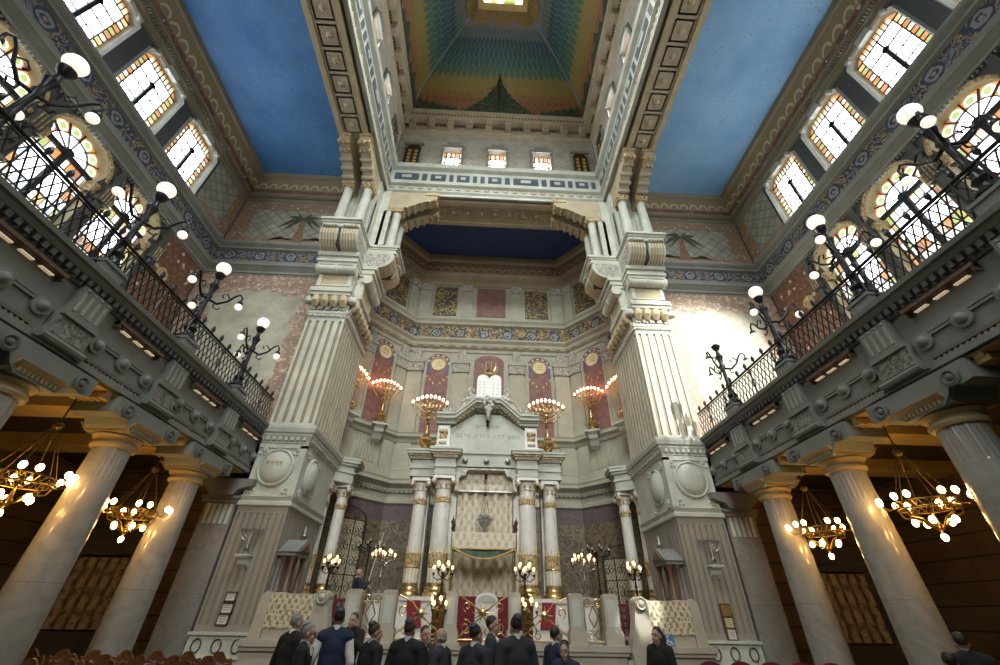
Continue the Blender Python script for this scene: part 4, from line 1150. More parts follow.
def gallery(s):
    side = SIDE[s]
    root = thing('gallery', "long grey stone women's gallery on columns along the %s side" % side, 'gallery', (s*8.3, 5, 5.4))
    m = MB(s)
    m.box(7.92, YB, 5.34, 8.75, 13.98, 6.7)
    m.box(7.86, YB, 5.34, 7.95, 13.98, 5.46)
    m.build('entablature', 'gallery', root)
    m = MB(s); m.box(7.98, YB, 5.3, 8.72, 13.9, 5.345)
    for y in BAYS:
        m.box(8.0, y-1.2, 5.22, 8.7, y-1.05, 5.34); m.box(8.0, y+1.05, 5.22, 8.7, y+1.2, 5.34)
        for k in range(5): m.box(8.02+k*.14, y+1.02, 5.14, 8.12+k*.14, y+1.24, 5.24); m.box(8.02+k*.14, y-1.24, 5.14, 8.12+k*.14, y-1.02, 5.24)
    m.build('soffit', 'ochre', root)
    m = MB(s); path = [(7.92, YB), (7.92, 14.0)]
    m.sweep(path, [(0,6.58),(.05,6.62),(.05,6.72),(.16,6.76),(.22,6.84),(.28,6.86),(.30,6.95),(.0,6.97)], 1)
    m.build('cornice', 'gallery', root)
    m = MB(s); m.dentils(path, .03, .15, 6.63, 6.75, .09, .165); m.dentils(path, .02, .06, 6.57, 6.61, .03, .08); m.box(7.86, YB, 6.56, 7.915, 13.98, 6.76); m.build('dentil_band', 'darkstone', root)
    m = MB(s); m.box(7.9, YB, 6.9, 13.98, 14.98, 6.97); m.build('gallery_floor', 'darkwood', root)
    for y in BAYS:
        m = MB(s); m.box(7.78, y-.33, 6.0, 7.95, y+.33, 6.6); m.box(7.74, y-.38, 5.92, 7.95, y+.38, 6.02)
        m.cur = 1
        for k in range(4): m.box(7.765, y-.24+k*.16-.028, 6.08, 7.79, y-.24+k*.16+.028, 6.5)
        for e in (-.24, -.08, .08, .24): m.ball((7.775, y+e, 6.54), .03, 6, 5)
        m.build('triglyph', ['gallery', 'stringstone'], root)
        m = MB(s); m.box(7.8, y-.4, 5.46, 7.95, y+.4, 5.93); m.cur = 1
        m.box(7.785, y-.36, 5.55, 7.8, y+.36, 5.88); m.cur = 0
        m.tube([(7.8, y-.44, 5.46), (7.8, y+.44, 5.46)], .075, 8)
        m.box(7.8, y-.5, 5.38, 7.95, y-.36, 5.5); m.box(7.8, y+.36, 5.38, 7.95, y+.5, 5.5)
        m.build('carved_block', ['gallery', 'carvedark'], root)
    for y in [b+1.35 for b in BAYS]:
        m = MB(s)
        for e in (-.72, 0, .72):
            m.T = Matrix.Translation((7.92, y+e, 5.87)) @ Matrix.Rotation(-pi/2, 4, 'Y')
            m.lathe((0,0,0), [(.17,0),(.17,.05),(.11,.06),(.11,.05),(.10,.09),(.05,.13),(0,.14)], 18); m.T = None
        for e in (-.36, .36): m.box(7.88, y+e-.19, 5.9, 7.93, y+e+.19, 5.95); m.box(7.87, y+e-.19, 5.96, 7.93, y+e+.19, 6.0)
        m.build('boss_chain', 'gallery', root)
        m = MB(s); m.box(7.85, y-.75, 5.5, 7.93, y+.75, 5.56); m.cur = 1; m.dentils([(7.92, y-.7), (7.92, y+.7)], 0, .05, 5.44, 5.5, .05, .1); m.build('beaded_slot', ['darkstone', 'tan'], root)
M['carvedark'] = None
g = G('grey_carving'); v = g.pos(); n_ = g.noise(v, 10, 4, .65, 1.2)
M['carvedark'] = g.out(g.ramp(n_, [(.4, (.08, .08, .075)), (.6, (.26, .27, .24))]), .7, bump=n_, bstr=.9, bdist=.05)
for s in (-1, 1): gallery(s)

WHICH = ('nearest the ark', 'second from the ark', 'third from the ark', 'fourth from the ark')
proto = {}
def strip_light(s, k):
    y = BAYS[k]+1.35 if k < 4 else 0
    lab = 'brown box with a glowing strip on the %s gallery front, %s' % (SIDE[s], WHICH[k])
    if 'strip' in proto: dup(proto['strip'], (s*7.9, y, 6.42), 0 if s > 0 else pi, lab, 'gallery strip lights'); return
    r = thing('strip_light', lab, 'light fitting', (s*7.9, y, 6.42), 0 if s > 0 else pi, 'gallery strip lights'); proto['strip'] = r
    m = MB(); m.box(-.12, -.66, .02, .02, .66, .1); m.box(-.14, -.68, .03, -.1, .68, .1); m.box(-.12, -.66, -.06, .02, -.62, .1); m.box(-.12, .62, -.06, .02, .66, .1); m.build('housing', 'brownbox', r, False)
    for a in (-.5, -.12, .26):
        m = MB(); m.box(-.09, a, -.055, -.02, a+.24, -.03); m.build('tube', 'tube', r, False)
for s in (-1, 1):
    for k in range(4): strip_light(s, k)

def railing(s):
    r = thing('railing', 'black wrought-iron lattice railing along the edge of the %s gallery' % SIDE[s], 'railing', (s*7.95, 5, 6.97))
    x = 7.95; y0, y1 = YB, 13.98
    m = MB(s); m.tube([(x, y0, 8.0), (x, y1, 8.0)], .035, 6); m.tube([(x, y0, 7.92), (x, y1, 7.92)], .018, 5); m.build('top_rail', 'iron', r)
    m = MB(s); m.tube([(x, y0, 7.06), (x, y1, 7.06)], .022, 5); m.build('bottom_rail', 'iron', r)
    m = MB(s); y = y1
    def flat(a, b, w=.011):
        (ya, za), (yb, zb) = a, b; d = Vector((yb-ya, zb-za)).normalized(); q = Vector((-d.y, d.x))*w
        P = [(ya+q.x, za+q.y), (ya-q.x, za-q.y), (yb-q.x, zb-q.y), (yb+q.x, zb+q.y)]
        bb = m.add([(x-.008, p[0], p[1]) for p in P] + [(x+.008, p[0], p[1]) for p in P])
        for f in ((0,1,2,3),(7,6,5,4),(0,4,5,1),(1,5,6,2),(2,6,7,3),(3,7,4,0)): m.face([bb+i for i in f])
    st = .17; n = int((y1-y0)/st)
    for i in range(n):          # scale lattice: leaning bars both ways
        ya = y1-i*st
        for k in range(4):
            za = 7.08+k*.21; dy = st/2*(k % 2)
            flat((ya-dy, za), (ya-dy-st/2, za+.21)); flat((ya-dy, za), (ya-dy+st/2, za+.21))
    m.build('lattice', 'iron', r)
    y = y1-.2; k = 0
    m = MB(s); m.lathe((0,0,0), [(.02,0),(.03,.03),(.055,.09),(.045,.15),(.012,.22)], 8)
    f0 = m.build('finial', 'iron', r, False)
    while y > -1.5:
        f_ = f0.copy() if k else f0
        if k: COL.objects.link(f_)
        f_.location = (s*x-ORG[r.name][0], y-5, 8.03-6.97); y -= .45; k += 1
    for b in BAYS:
        for e in (-.24, .24, 1.35):
            if b+e < 13.9: m = MB(s); m.tube([(x, b+e, 6.97), (x, b+e, 8.02)], .026, 6); m.build('baluster_post', 'iron', r)
for s in (-1, 1): railing(s)

def gallery_lamp(s, k):
    lab = 'black iron lamp standard with white globes on the %s gallery, %s' % (SIDE[s], WHICH[k])
    loc = (s*8.02, BAYS[k]-.08, 6.97)
    if 'lamp' in proto: dup(proto['lamp'], loc, 0 if s > 0 else pi, lab, 'gallery lamps'); return
    r = thing('lamp_standard', lab, 'lamp', loc, 0 if s > 0 else pi, 'gallery lamps'); proto['lamp'] = r
    m = MB(); m.box(-.24, -.26, 0, .22, .26, .3); m.box(-.27, -.29, .27, .25, .29, .34); m.build('pedestal', 'gallery', r, False)
    m = MB(); m.lathe((0,0,0), [(.2,.34),(.23,.42),(.15,.5),(.11,.62),(.16,.72),(.09,.85),(.07,1.0),(.1,1.1),(.065,1.2),(.055,1.7),(.1,1.84),(.06,1.95),(.09,2.1),(.13,2.22),(.08,2.3),(.05,2.46),(.12,2.56),(.15,2.66),(.06,2.74)], 14)
    for a in range(3):
        t = a*2*pi/3+.5
        m.tube([(.1*cos(t), .1*sin(t), .5), (.26*cos(t), .26*sin(t), .42), (.3*cos(t), .3*sin(t), .34)], [.05,.05,.03], 6)
    m.build('post', 'iron', r, False)
    for a in range(3):
        t = a*2*pi/3 + pi/2
        m = MB(); f = lambda d, z: (d*cos(t), d*sin(t), z)
        m.tube([f(.05,1.75), f(.25,1.68), f(.45,1.85), f(.58,2.1), f(.68,2.2), f(.76,2.12), f(.76,1.98)], [.04,.035,.03,.028,.026,.026,.03], 7)
        m.tube([f(.5,1.95), f(.38,2.1), f(.28,2.02), f(.33,1.93)], .02, 6); m.tube([f(.2,1.7), f(.2,1.55), f(.32,1.5), f(.36,1.58)], .02, 6)
        m.lathe(f(.76,0), [(.03,1.99),(.07,1.96),(.08,1.9),(.05,1.88)], 10)
        ar = m.build('arm', 'iron', r, False)
        m = MB(); m.ball(f(.76,1.79), .10, 14, 10); m.build('globe', 'globe', ar, False)
    m = MB(); m.ball((0,0,2.9), .19, 18, 12); m.build('globe', 'globe', r, False)
for s in (-1, 1):
    for k in range(4): gallery_lamp(s, k)

def chandelier(s, y, lab):
    loc = (s*8.6, y, 3.5)
    if 'chand' in proto: dup(proto['chand'], loc, 0 if s > 0 else pi, lab, 'aisle chandeliers'); return
    r = thing('chandelier', lab, 'chandelier', loc, 0, 'aisle chandeliers'); proto['chand'] = r; r.scale = (.85,.85,.85)
    m = MB(); m.tube([(0,0,1.25),(0,0,2.49)], .018, 6); m.lathe((0,0,0), [(.03,1.15),(.1,1.2),(.12,1.27),(.04,1.34)], 12)
    m.lathe((0,0,0), [(.1,2.47),(.06,2.4),(.02,2.38)], 10); m.build('rod', 'bronze', r, False)
    for k in range(6):
        t = k*pi/3; m = MB(); m.tube([(.06*cos(t), .06*sin(t), 1.2), (.55*cos(t), .55*sin(t), .1)], .009, 5); m.build('chain', 'bronze', r, False)
    m = MB()
    for z in (-.07, .08): m.tube([(.55*cos(t), .55*sin(t), z) for t in [2*pi*k/28 for k in range(28)]], .018, 6, True)
    for k in range(28):
        t = 2*pi*k/28; m.tube([(.55*cos(t), .55*sin(t), -.07), (.55*cos(t+.11), .55*sin(t+.11), .08)], .011, 4); m.tube([(.55*cos(t), .55*sin(t), -.07), (.55*cos(t-.11), .55*sin(t-.11), .08)], .011, 4)
    for k in range(8):
        t = k*pi/4; m.tube([(.55*cos(t), .55*sin(t), -.07), (.5*cos(t), .5*sin(t), -.22), (.28*cos(t), .28*sin(t), -.28), (.16*cos(t), .16*sin(t), -.42), (.05*cos(t), .05*sin(t), -.46)], .02, 6)
    m.lathe((0,0,0), [(.02,-.56),(.07,-.5),(.1,-.44),(.05,-.36),(.03,-.2)], 10)
    m.build('ring', 'brass', r, False)
    def bulb(p, par):
        m = MB(); m.ball(p, .062, 10, 8, (1,1,1.25)); m.build('bulb', 'bulb', par, False)
    for k in range(6):
        t = k*pi/3+.3; m = MB()
        pts = []
        for e in (-.2, .2):
            p = (.82*cos(t+e*.8), .82*sin(t+e*.8), .16 if e else .24); pts.append(p)
            m.tube([(.55*cos(t), .55*sin(t), 0), (.7*cos(t+e*.5), .7*sin(t+e*.5), -.03), (p[0], p[1], p[2]-.1), (p[0], p[1], p[2]-.05)], .014, 5)
        a = m.build('branch', 'brass', r, False)
        for p in pts: bulb(p, a)
    for k in range(5):
        t = k*2*pi/5; bulb((.36*cos(t), .36*sin(t), -.34), r)
    bulb((0,0,-.66), r)
chandelier(-1, 8.03, 'brass ring chandelier under the left gallery, the larger one farther from the ark')
chandelier(-1, 11.0, 'brass ring chandelier under the left gallery, nearer the ark')
chandelier(1, 8.03, 'brass ring chandelier under the right gallery, the larger one farther from the ark')
chandelier(1, 11.0, 'brass ring chandelier under the right gallery, nearer the ark')

# doorways with brocade curtains in the aisle walls
for s in (-1, 1):
    side = SIDE[s]
    r = thing('doorway', 'dark marble doorway behind the columns of the %s aisle' % side, 'doorway', (s*11.8, 14.9, F))
    m = MB(s)
    for x in (10.75, 12.6): m.box(x-.16, 14.72, F, x+.16, 15, 2.95); m.box(x-.2, 14.68, F, x+.2, 15, 1.0)
    m.build('jambs', 'greymarbledark', r)
    m = MB(s); m.box(10.5, 14.66, 2.95, 12.85, 15, 3.2); m.box(10.4, 14.58, 3.2, 12.95, 15, 3.35)
    m.prism([(10.5,3.35),(12.85,3.35),(11.68,3.95)], lambda a, b, d: (a, d, b), 14.66, 15); m.build('pediment', 'greymarbledark', r)
    m = MB(s); m.box(10.9, 14.7, F, 12.45, 15, 1.05); m.build('base_panel', 'greymarbledark', r)
    t = MB(s); t.grid(lambda i, j: (10.92+i*1.52, 14.82+.05*sin(i*30), 1.1+j*1.8), 40, 2, lambda i, j: (i*1.52, j*1.8), True)
    tag(t.build('door_curtain', 'darkcurtain'), 'dim gold brocade curtain hanging in the %s aisle doorway' % side, 'curtain')

# ------------------------------------------------------------------ ark and its platform
PF = 1.0                      # platform floor
def gilt_column(name, parent, x, y, zb, r, zt, label=None, n=24):
    """white column with gilded bands, from plinth zb to capital top zt; world coordinates"""
    c = MB(); h = zt-.5-zb
    c.lathe((x,y,zb), [(r*1.0,.3),(r*1.0,h*.36),(r*.97,h*.36),(r*.9,h)], n, cap=False)
    col = c.build(name, 'marble', parent)
    if label: col['label'] = label
    m = MB(); m.lathe((x,y,zb), [(r*1.32,0),(r*1.38,.06),(r*1.3,.12),(r*1.15,.15),(r*1.22,.2),(r*1.16,.26),(r*1.03,.3)], n); m.build('base', 'gold', col)
    m = MB(); z0 = zb+.3
    m.lathe((x,y,z0), [(r*1.04,0),(r*1.04,.1)], n, cap=False)
    for k in range(14):
        a = 2*pi*k/14
        p = lambda rr, z: (x+rr*cos(a), y+rr*sin(a), z)
        m.tube([p(r*1.0, z0+.02), p(r*1.0, z0+.62)], .013, 5); m.ball(p(r*1.02, z0+.5), .028, 6, 5)
        m.tube([p(r*1.0, z0+.62), p(r*1.02, z0+1.22)], [.022,.008], 5); m.ball(p(r*1.02, z0+1.0), .03, 6, 5)
    m.lathe((x,y,z0), [(r*1.02,.54),(r*1.05,.57),(r*1.02,.6)], n, cap=False)
    m.build('gilded_flutes', 'gold', col)
    m = MB(); m.lathe((x,y,z0), [(r*1.015,.62),(r*1.06,.66),(r*1.04,.92),(r*1.06,.98),(r*1.0,1.0)], n, cap=False); m.build('gilded_band', 'gildcarve', col)
    m = MB(); zz = zb+h*.86
    m.lathe((x,y,zz), [(r*.95,0),(r*1.0,.02),(r*.98,.16),(r*1.0,.18),(r*.93,.2)], n, cap=False)
    for k in range(12): a = 2*pi*k/12; m.tube([(x+r*.98*cos(a), y+r*.98*sin(a), zz+.18), (x+r*.96*cos(a), y+r*.96*sin(a), zz+.3)], [.03,.006], 5)
    m.build('gilded_band', 'gildcarve', col)
    m = MB(); zc = zb+h
    m.lathe((x,y,zc), [(r*.92,0),(r*1.0,.04),(r*.95,.08),(r*1.05,.2),(r*1.2,.3)], n)
    for sx in (-1, 1):
        for sy in (-1, 1): m.tube([(x+sx*r*1.05, y+sy*r*1.2, zc+.26), (x+sx*r*1.3, y+sy*r*1.2, zc+.26)], .12, 10); m.ball((x+sx*r*1.18, y+sy*(r*1.3), zc+.26), .07, 8, 6)
    m.box(x-r*1.35, y-r*1.35, zc+.36, x+r*1.35, y+r*1.35, zc+.43); m.box(x-r*1.25, y-r*1.25, zc+.43, x+r*1.25, y+r*1.25, zc+.5)
    cp_ = m.build('capital', 'marble', col)
    m = MB()
    for k in range(10): a = 2*pi*k/10; m.tube([(x+r*1.0*cos(a), y+r*1.0*sin(a), zc+.03), (x+r*1.12*cos(a), y+r*1.12*sin(a), zc+.18), (x+r*1.22*cos(a), y+r*1.22*sin(a), zc+.16)], [.04,.05,.02], 5)
    for sx in (-1, 1): m.T = Matrix.Translation((x+sx*r*1.18, y-r*1.28, zc+.26)) @ Matrix.Rotation(pi/2, 4, 'X'); m.lathe((0,0,0), [(.115,.03),(.085,.06),(.06,.03),(.03,.08),(0,.08)], 12); m.T = None
    m.build('leaves', 'gildcarve', cp_)
    return col
GLY = {'r': [(0,.8,1,1),(.78,0,1,.9)], 'd': [(0,.8,1.1,1),(.7,0,.92,.9)], 'v': [(.3,.8,.7,1),(.5,0,.7,.9)], 'h': [(0,.8,1,1),(.78,0,1,.9),(0,0,.2,.6)],
       'm': [(0,.8,1,1),(.78,0,1,.9),(0,0,1,.2),(0,.0,.2,.9)], 'l': [(0,.7,.8,.9),(0,.8,.2,1.4),(.6,.2,.8,.8),(.2,0,.7,.2)], 's': [(0,0,1,.2),(0,.2,.2,1),(.4,.2,.58,1),(.8,.2,1,1)],
       'b': [(0,.8,1,1),(.78,.1,1,.9),(-.1,0,1.1,.2)], 'n': [(.3,.8,.8,1),(.6,0,.8,.9),(.1,0,.8,.2)], 't': [(0,.8,1,1),(.78,0,1,.9),(.1,0,.28,.8),(-.1,0,.2,.2)], 'y': [(.3,.6,.7,1)]}
def letters(m, txt, x, y, z, h, w):
    """Hebrew-like letter strokes, laid left to right from x"""
    for ch in txt:
        if ch != ' ':
            for a, b, c, d in GLY[ch]: m.box(x+a*w*.75, y-.012, z+b*h, x+c*w*.75, y, z+d*h)
        x += w
def ark():
    r = thing('torah_ark', 'white and gold temple-front ark with gilt columns and gabled attic, centred in the recess', 'ark', (0, 16.6, PF))
    for s in (-1, 1):
        m = MB(s); m.box(1.08, 15.85, PF, 2.98, 17.4, 2.02); m.box(1.04, 15.8, 1.96, 3.02, 17.4, 2.08); m.box(1.04, 15.8, PF, 3.02, 17.4, 1.12)
        for x0, x1 in ((1.2, 1.95), (2.1, 2.86)): m.box(x0, 15.83, 1.22, x1, 15.86, 1.88)
        m.build('plinth', 'marble', r)
        m = MB(s); m.box(1.1, 16.55, 2.08, 1.95, 17.3, 6.0); m.box(2.2, 16.8, 2.08, 2.75, 17.3, 6.0); m.build('pilaster', 'marble', r)
        gilt_column('column', r, s*1.6, 16.28, 2.08, .31, 6.02); gilt_column('column', r, s*2.5, 16.55, 2.08, .265, 5.98)
        # entablature blocks
        m = MB(s)
        for x0, x1, y in ((1.2, 2.0, 15.9), (2.0, 2.95, 16.2)):
            m.box(x0, y, 6.0, x1, 17.4, 6.7); m.box(x0-.03, y-.03, 6.0, x1+.03, 17.4, 6.08); m.box(x0-.04, y-.05, 6.3, x1+.04, 17.4, 6.36)
            m.box(x0-.08, y-.1, 6.66, x1+.08, 17.4, 6.76); m.box(x0-.2, y-.24, 6.84, x1+.2, 17.4, 6.94); m.box(x0-.24, y-.28, 6.94, x1+.24, 17.4, 7.02)
        e = m.build('entablature', 'pale', r)
        m = MB(s)
        for x0, x1, y in ((1.2, 2.0, 15.9), (2.0, 2.95, 16.2)): m.box(x0-.14, y-.17, 6.76, x1+.14, 17.4, 6.84); m.dentils([(x1, y-.1), (x0, y-.1)], 0, .05, 6.7, 6.76, .05, .1, 1)
        m.build('gilded_moulding', 'gildcarve', e)
        # attic piers with scroll fronts
        m = MB(s); m.box(1.55, 16.05, 7.0, 2.05, 17.2, 8.05); m.box(1.5, 16.0, 7.0, 2.1, 17.2, 7.2)
        m.tube([(1.62, 16.02, 7.85), (1.98, 16.02, 7.85)], .13, 10); m.tube([(1.64, 16.0, 7.35), (1.96, 16.0, 7.35)], .09, 10); m.build('attic_pier', 'marble', r)
        m = MB(s)
        for k in range(5): m.ball((1.66+k*.07, 15.94, 7.75-.07*k*(k % 2)), .06, 6, 5)
        m.box(1.64, 15.98, 7.42, 1.96, 16.04, 7.72); m.build('carving', 'gildcarve', r)
        # acroterion scrolls on the pediment slope
        m = MB(s)
        for k in range(5):
            x = 1.95-k*.28; z = 8.52+.05*k+(.0 if k < 2 else .09*(k-1))
            m.tube([(x, 16.0, z), (x-.08, 15.98, z+.16), (x-.2, 16.0, z+.13), (x-.18, 16.0, z+.03)], [.05,.045,.04,.03], 6); m.ball((x-.05, 15.99, z+.2), .05, 6, 5)
        m.build('scrolls', 'marblecarve', r)
        m = MB(s); m.tube([(.55,16.1,9.45), (.8,16.1,9.5), (.92,16.1,9.7), (.8,16.1,9.86), (.66,16.1,9.76), (.7,16.1,9.66)], [.08,.08,.07,.06,.05,.04], 8); m.tube([(.55,16.1,9.4), (.95,16.1,9.3), (1.2,16.1,9.15)], [.1,.08,.04], 8); m.build('tablet_scroll', 'marblecarve', r)
    m = MB(); m.box(-1.2, 16.1, 6.35, 1.2, 17.2, 7.0); m.box(-.62, 16.06, 6.92, .62, 16.3, 7.02); m.box(-1.2, 16.04, 6.9, 1.2, 16.2, 6.96)
    f = m.build('frieze', 'pale', r)
    for x in (-.85, 0, .85):
        m = MB(); m.T = Matrix.Translation((x, 16.1, 6.62)) @ Matrix.Rotation(pi/2, 4, 'X'); m.lathe((0,0,0), [(.12,0),(.12,.04),(.07,.06),(.03,.09),(0,.09)], 12); m.T = None; m.build('rosette', 'silver', f)
    # stepped arch over the curtain
    m = MB(); o = [(-1.2,5.5),(-1.2,6.4),(1.2,6.4),(1.2,5.5),(1.05,5.5),(1.05,5.95),(.98,6.05),(.8,6.08),(.72,6.28),(-.72,6.28),(-.8,6.08),(-.98,6.05),(-1.05,5.95),(-1.05,5.5)]
    n = len(o); m.prism([o[0],o[1],o[12],o[13]], lambda a,b,d: (a,d,b), 16.1, 16.4); m.prism([o[1],(-.72,6.4),o[9],o[10],o[11],o[12]], lambda a,b,d: (a,d,b), 16.1, 16.4)
    m.box(-.72, 16.1, 6.28, .72, 16.4, 6.4); m.prism([o[2],o[3],o[4],o[5]], lambda a,b,d: (a,d,b), 16.1, 16.4); m.prism([(.72,6.4),o[2],o[5],o[6],o[7],o[8]], lambda a,b,d: (a,d,b), 16.1, 16.4)
    m.build('stepped_arch', 'marblecarve', r)
    # attic panel with inscription, broken gable
    m = MB(); m.prism([(-1.56,7.0),(1.56,7.0),(1.56,7.95),(.55,8.62),(-.55,8.62),(-1.56,7.95)], lambda a,b,d: (a,d,b), 16.15, 17.0); at = m.build('attic_panel', 'pale', r)
    m = MB(); letters(m, 'mh tvb', -.52, 16.15, 8.02, .13, .17); letters(m, 'bnyt ldvr vdr smh', -1.3, 16.15, 7.6, .14, .155); at_ = m.build('lettering', 'carvedletter', at)
    m = MB()
    top = [(-2.12,8.12),(-1.35,8.12),(-.52,8.86),(.52,8.86),(1.35,8.12),(2.12,8.12)]
    for (dz0, dz1, y) in ((0,.1,15.98),(.1,.16,15.9),(.16,.3,15.75),(.3,.38,15.68)):
        for a, b in zip(top, top[1:]): m.prism([(a[0],a[1]+dz0),(b[0],b[1]+dz0),(b[0],b[1]+dz1),(a[0],a[1]+dz1)], lambda a,b,d: (a,d,b), y, 17.2)
    m.build('gable_cornice', 'pale', r)
    m = MB()
    for a, b in zip(top[1:-1], top[2:-1]):
        L = math.dist(a, b); k = int(L/.14)
        for i in range(k): t = (i+.5)/k; x, z = a[0]+(b[0]-a[0])*t, a[1]+(b[1]-a[1])*t; m.box(x-.04, 15.88, z+.02, x+.04, 15.98, z+.1); m.ball((x, 16.08, z-.12), .035, 6, 5)
    m.build('gable_dentils', 'gildcarve', r)
    m = MB()
    for k in range(11): a = k*2.4; rr = .05*sqrt(k+1)*1.6; m.ball((rr*cos(a), 15.66, 8.98+rr*sin(a)*1.3), .11-.004*k, 8, 6)
    m.tube([(0,15.7,8.8), (0,15.7,8.5), (0,15.75,8.25)], [.16,.1,.03], 8)
    m.build('cartouche', 'marblecarve', r)
    m = MB(); m.lathe((0,16.0,0), [(.02,8.02),(.07,8.08),(.05,8.18),(.09,8.24),(.02,8.34)], 8); m.build('pendant', 'iron', r)
    # tablets and crown
    m = MB()
    outl = [(-.54,9.32),(.54,9.32),(.54,10.28)] + [(.27+.27*cos(t),10.28+.24*sin(t)) for t in [pi*k/10 for k in range(1,10)]] + [(0,10.28)] + [(-.27+.27*cos(t),10.28+.24*sin(t)) for t in [pi*k/10 for k in range(1,10)]] + [(-.54,10.28)]
    m.prism(outl, lambda a,b,d: (a,d,b), 16.05, 16.3); tb = m.build('tablets', 'tabletwhite', r)
    m = MB()
    for k in range(5):
        for sx in (-.3, .3): letters(m, R.choice(('l t', 'n m', 'v y', 'h r')), sx-.14, 16.05, 10.12-.15*k, .05, .09)
    m.build('lettering', 'carvedletter', tb)
    m = MB(); m.lathe((0,16.15,0), [(.2,10.52),(.26,10.56),(.22,10.62),(.27,10.68)], 16)
    for k in range(9): a = 2*pi*k/9; m.tube([(.25*cos(a),16.15+.25*sin(a),10.66), (.34*cos(a),16.15+.34*sin(a),10.84), (.36*cos(a),16.15+.36*sin(a),10.98)], [.04,.03,.01], 5); m.ball((.36*cos(a),16.15+.36*sin(a),11.0), .035, 6, 5)
    m.build('crown', 'gold', tb)
    # steps
    st = thing('ark_steps', 'marble steps with red carpet climbing to the ark', 'steps', (0, 14.6, PF))
    m = MB(); c = MB()
    for k in range(6):
        z = PF+.18*(k+1); y = 13.7+.3*k
        m.box(-1.05, y, PF, 1.05, 15.84, z); c.box(-.85, y-.012, z-.18, .85, y, z); c.box(-.85, y-.012, z, .85, y+.3, z+.012)
    m.box(-1.05, 15.5, PF, 1.05, 17.3, 2.07); c.box(-.85, 15.2, 2.08, .85, 16.0, 2.09)
    sm = m.build('treads', 'marble', st); c.build('carpet', 'red', st)
    # curtain
    m = MB(); m.grid(lambda i, j: (-1.06+2.12*i, 16.5+.085*sin(i*34), 2.1+3.45*j), 90, 3, lambda i, j: (2.12*i*1.15, 3.45*j), True)
    cu = m.build('ark_curtain', 'curtain'); tag(cu, 'tall cream and gold brocade curtain closing the ark', 'curtain')
    m = MB(); m.grid(lambda i, j: (-1.06+2.12*i, 16.42+.015*sin(i*60), 5.55+.8*j), 60, 2, lambda i, j: (2.12*i, .8*j), True)
    m.cur = 1; m.tube([(-1.08,16.4,5.53), (1.08,16.4,5.53)], .035, 8)
    va = m.build('valance', ['curtain', 'silver']); tag(va, 'short cream brocade valance under the stepped arch of the ark', 'valance')
M['marblecarve'] = None
g = G('carved_marble'); v = g.pos(); n_ = g.noise(v, 10, 4, .65, 1.2)
M['marblecarve'] = g.out(g.ramp(n_, [(.35, (.30, .29, .25)), (.6, (.74, .73, .67))]), .45, bump=n_, bstr=.8, bdist=.04)
M['tabletwhite'] = plain('tablet_white', (.86, .87, .86), .4, amt=.03)
ark()

def platform():
    r = thing('platform', 'raised marble platform in front of the ark, with panelled base', 'platform', (0, 14, F))
    m = MB(); m.box(-5.5, 12.35, F, 5.5, 17.15, PF); m.box(-6.1, 14.05, F, 6.1, 17.15, PF-.02); m.box(-7.0, 17.15, F, 7.0, 18.4, PF); m.box(-4.7, 18.4, F, 4.7, 20.8, PF); m.build('floor_slab', 'floor', r)
    for s in (-1, 1):
        for x0, x1, y in ((.62, 3.42, 12.0), (3.95, 5.55, 12.05)):
            m = MB(s); m.box(x0, y, F, x1, 12.4, .86); m.box(x0-.05, y-.06, .86, x1+.05, 12.4, .94); m.box(x0-.08, y-.1, .94, x1+.08, 12.45, 1.06); m.box(x0-.04, y-.06, F, x1+.04, 12.4, .1)
            k = max(1, int((x1-x0)/.8)); w = (x1-x0)/k
            for i in range(k): m.box(x0+i*w+.12, y-.02, .22, x0+(i+1)*w-.12, y, .74)
            m.build('base_wall', 'beige', r)
        m = MB(s)
        for k in range(6): m.box(3.42, 10.9+.25*k, F, 3.95, 12.5, F+.19*(k+1))
        m.build('side_steps', 'beige', r)
    m = MB()
    for k in range(6): m.box(-.62, 10.9+.25*k, F, .62, 12.5, F+.19*(k+1))
    m.build('front_steps', 'beige', r)
platform()
def scrollpath(x, y, z, r0, a0, turns, sgn, n=16):
    return [(x+sgn*(r0*(1-.75*i/n))*cos(a0+turns*2*pi*i/n), y, z+(r0*(1-.75*i/n))*sin(a0+turns*2*pi*i/n)) for i in range(n+1)]
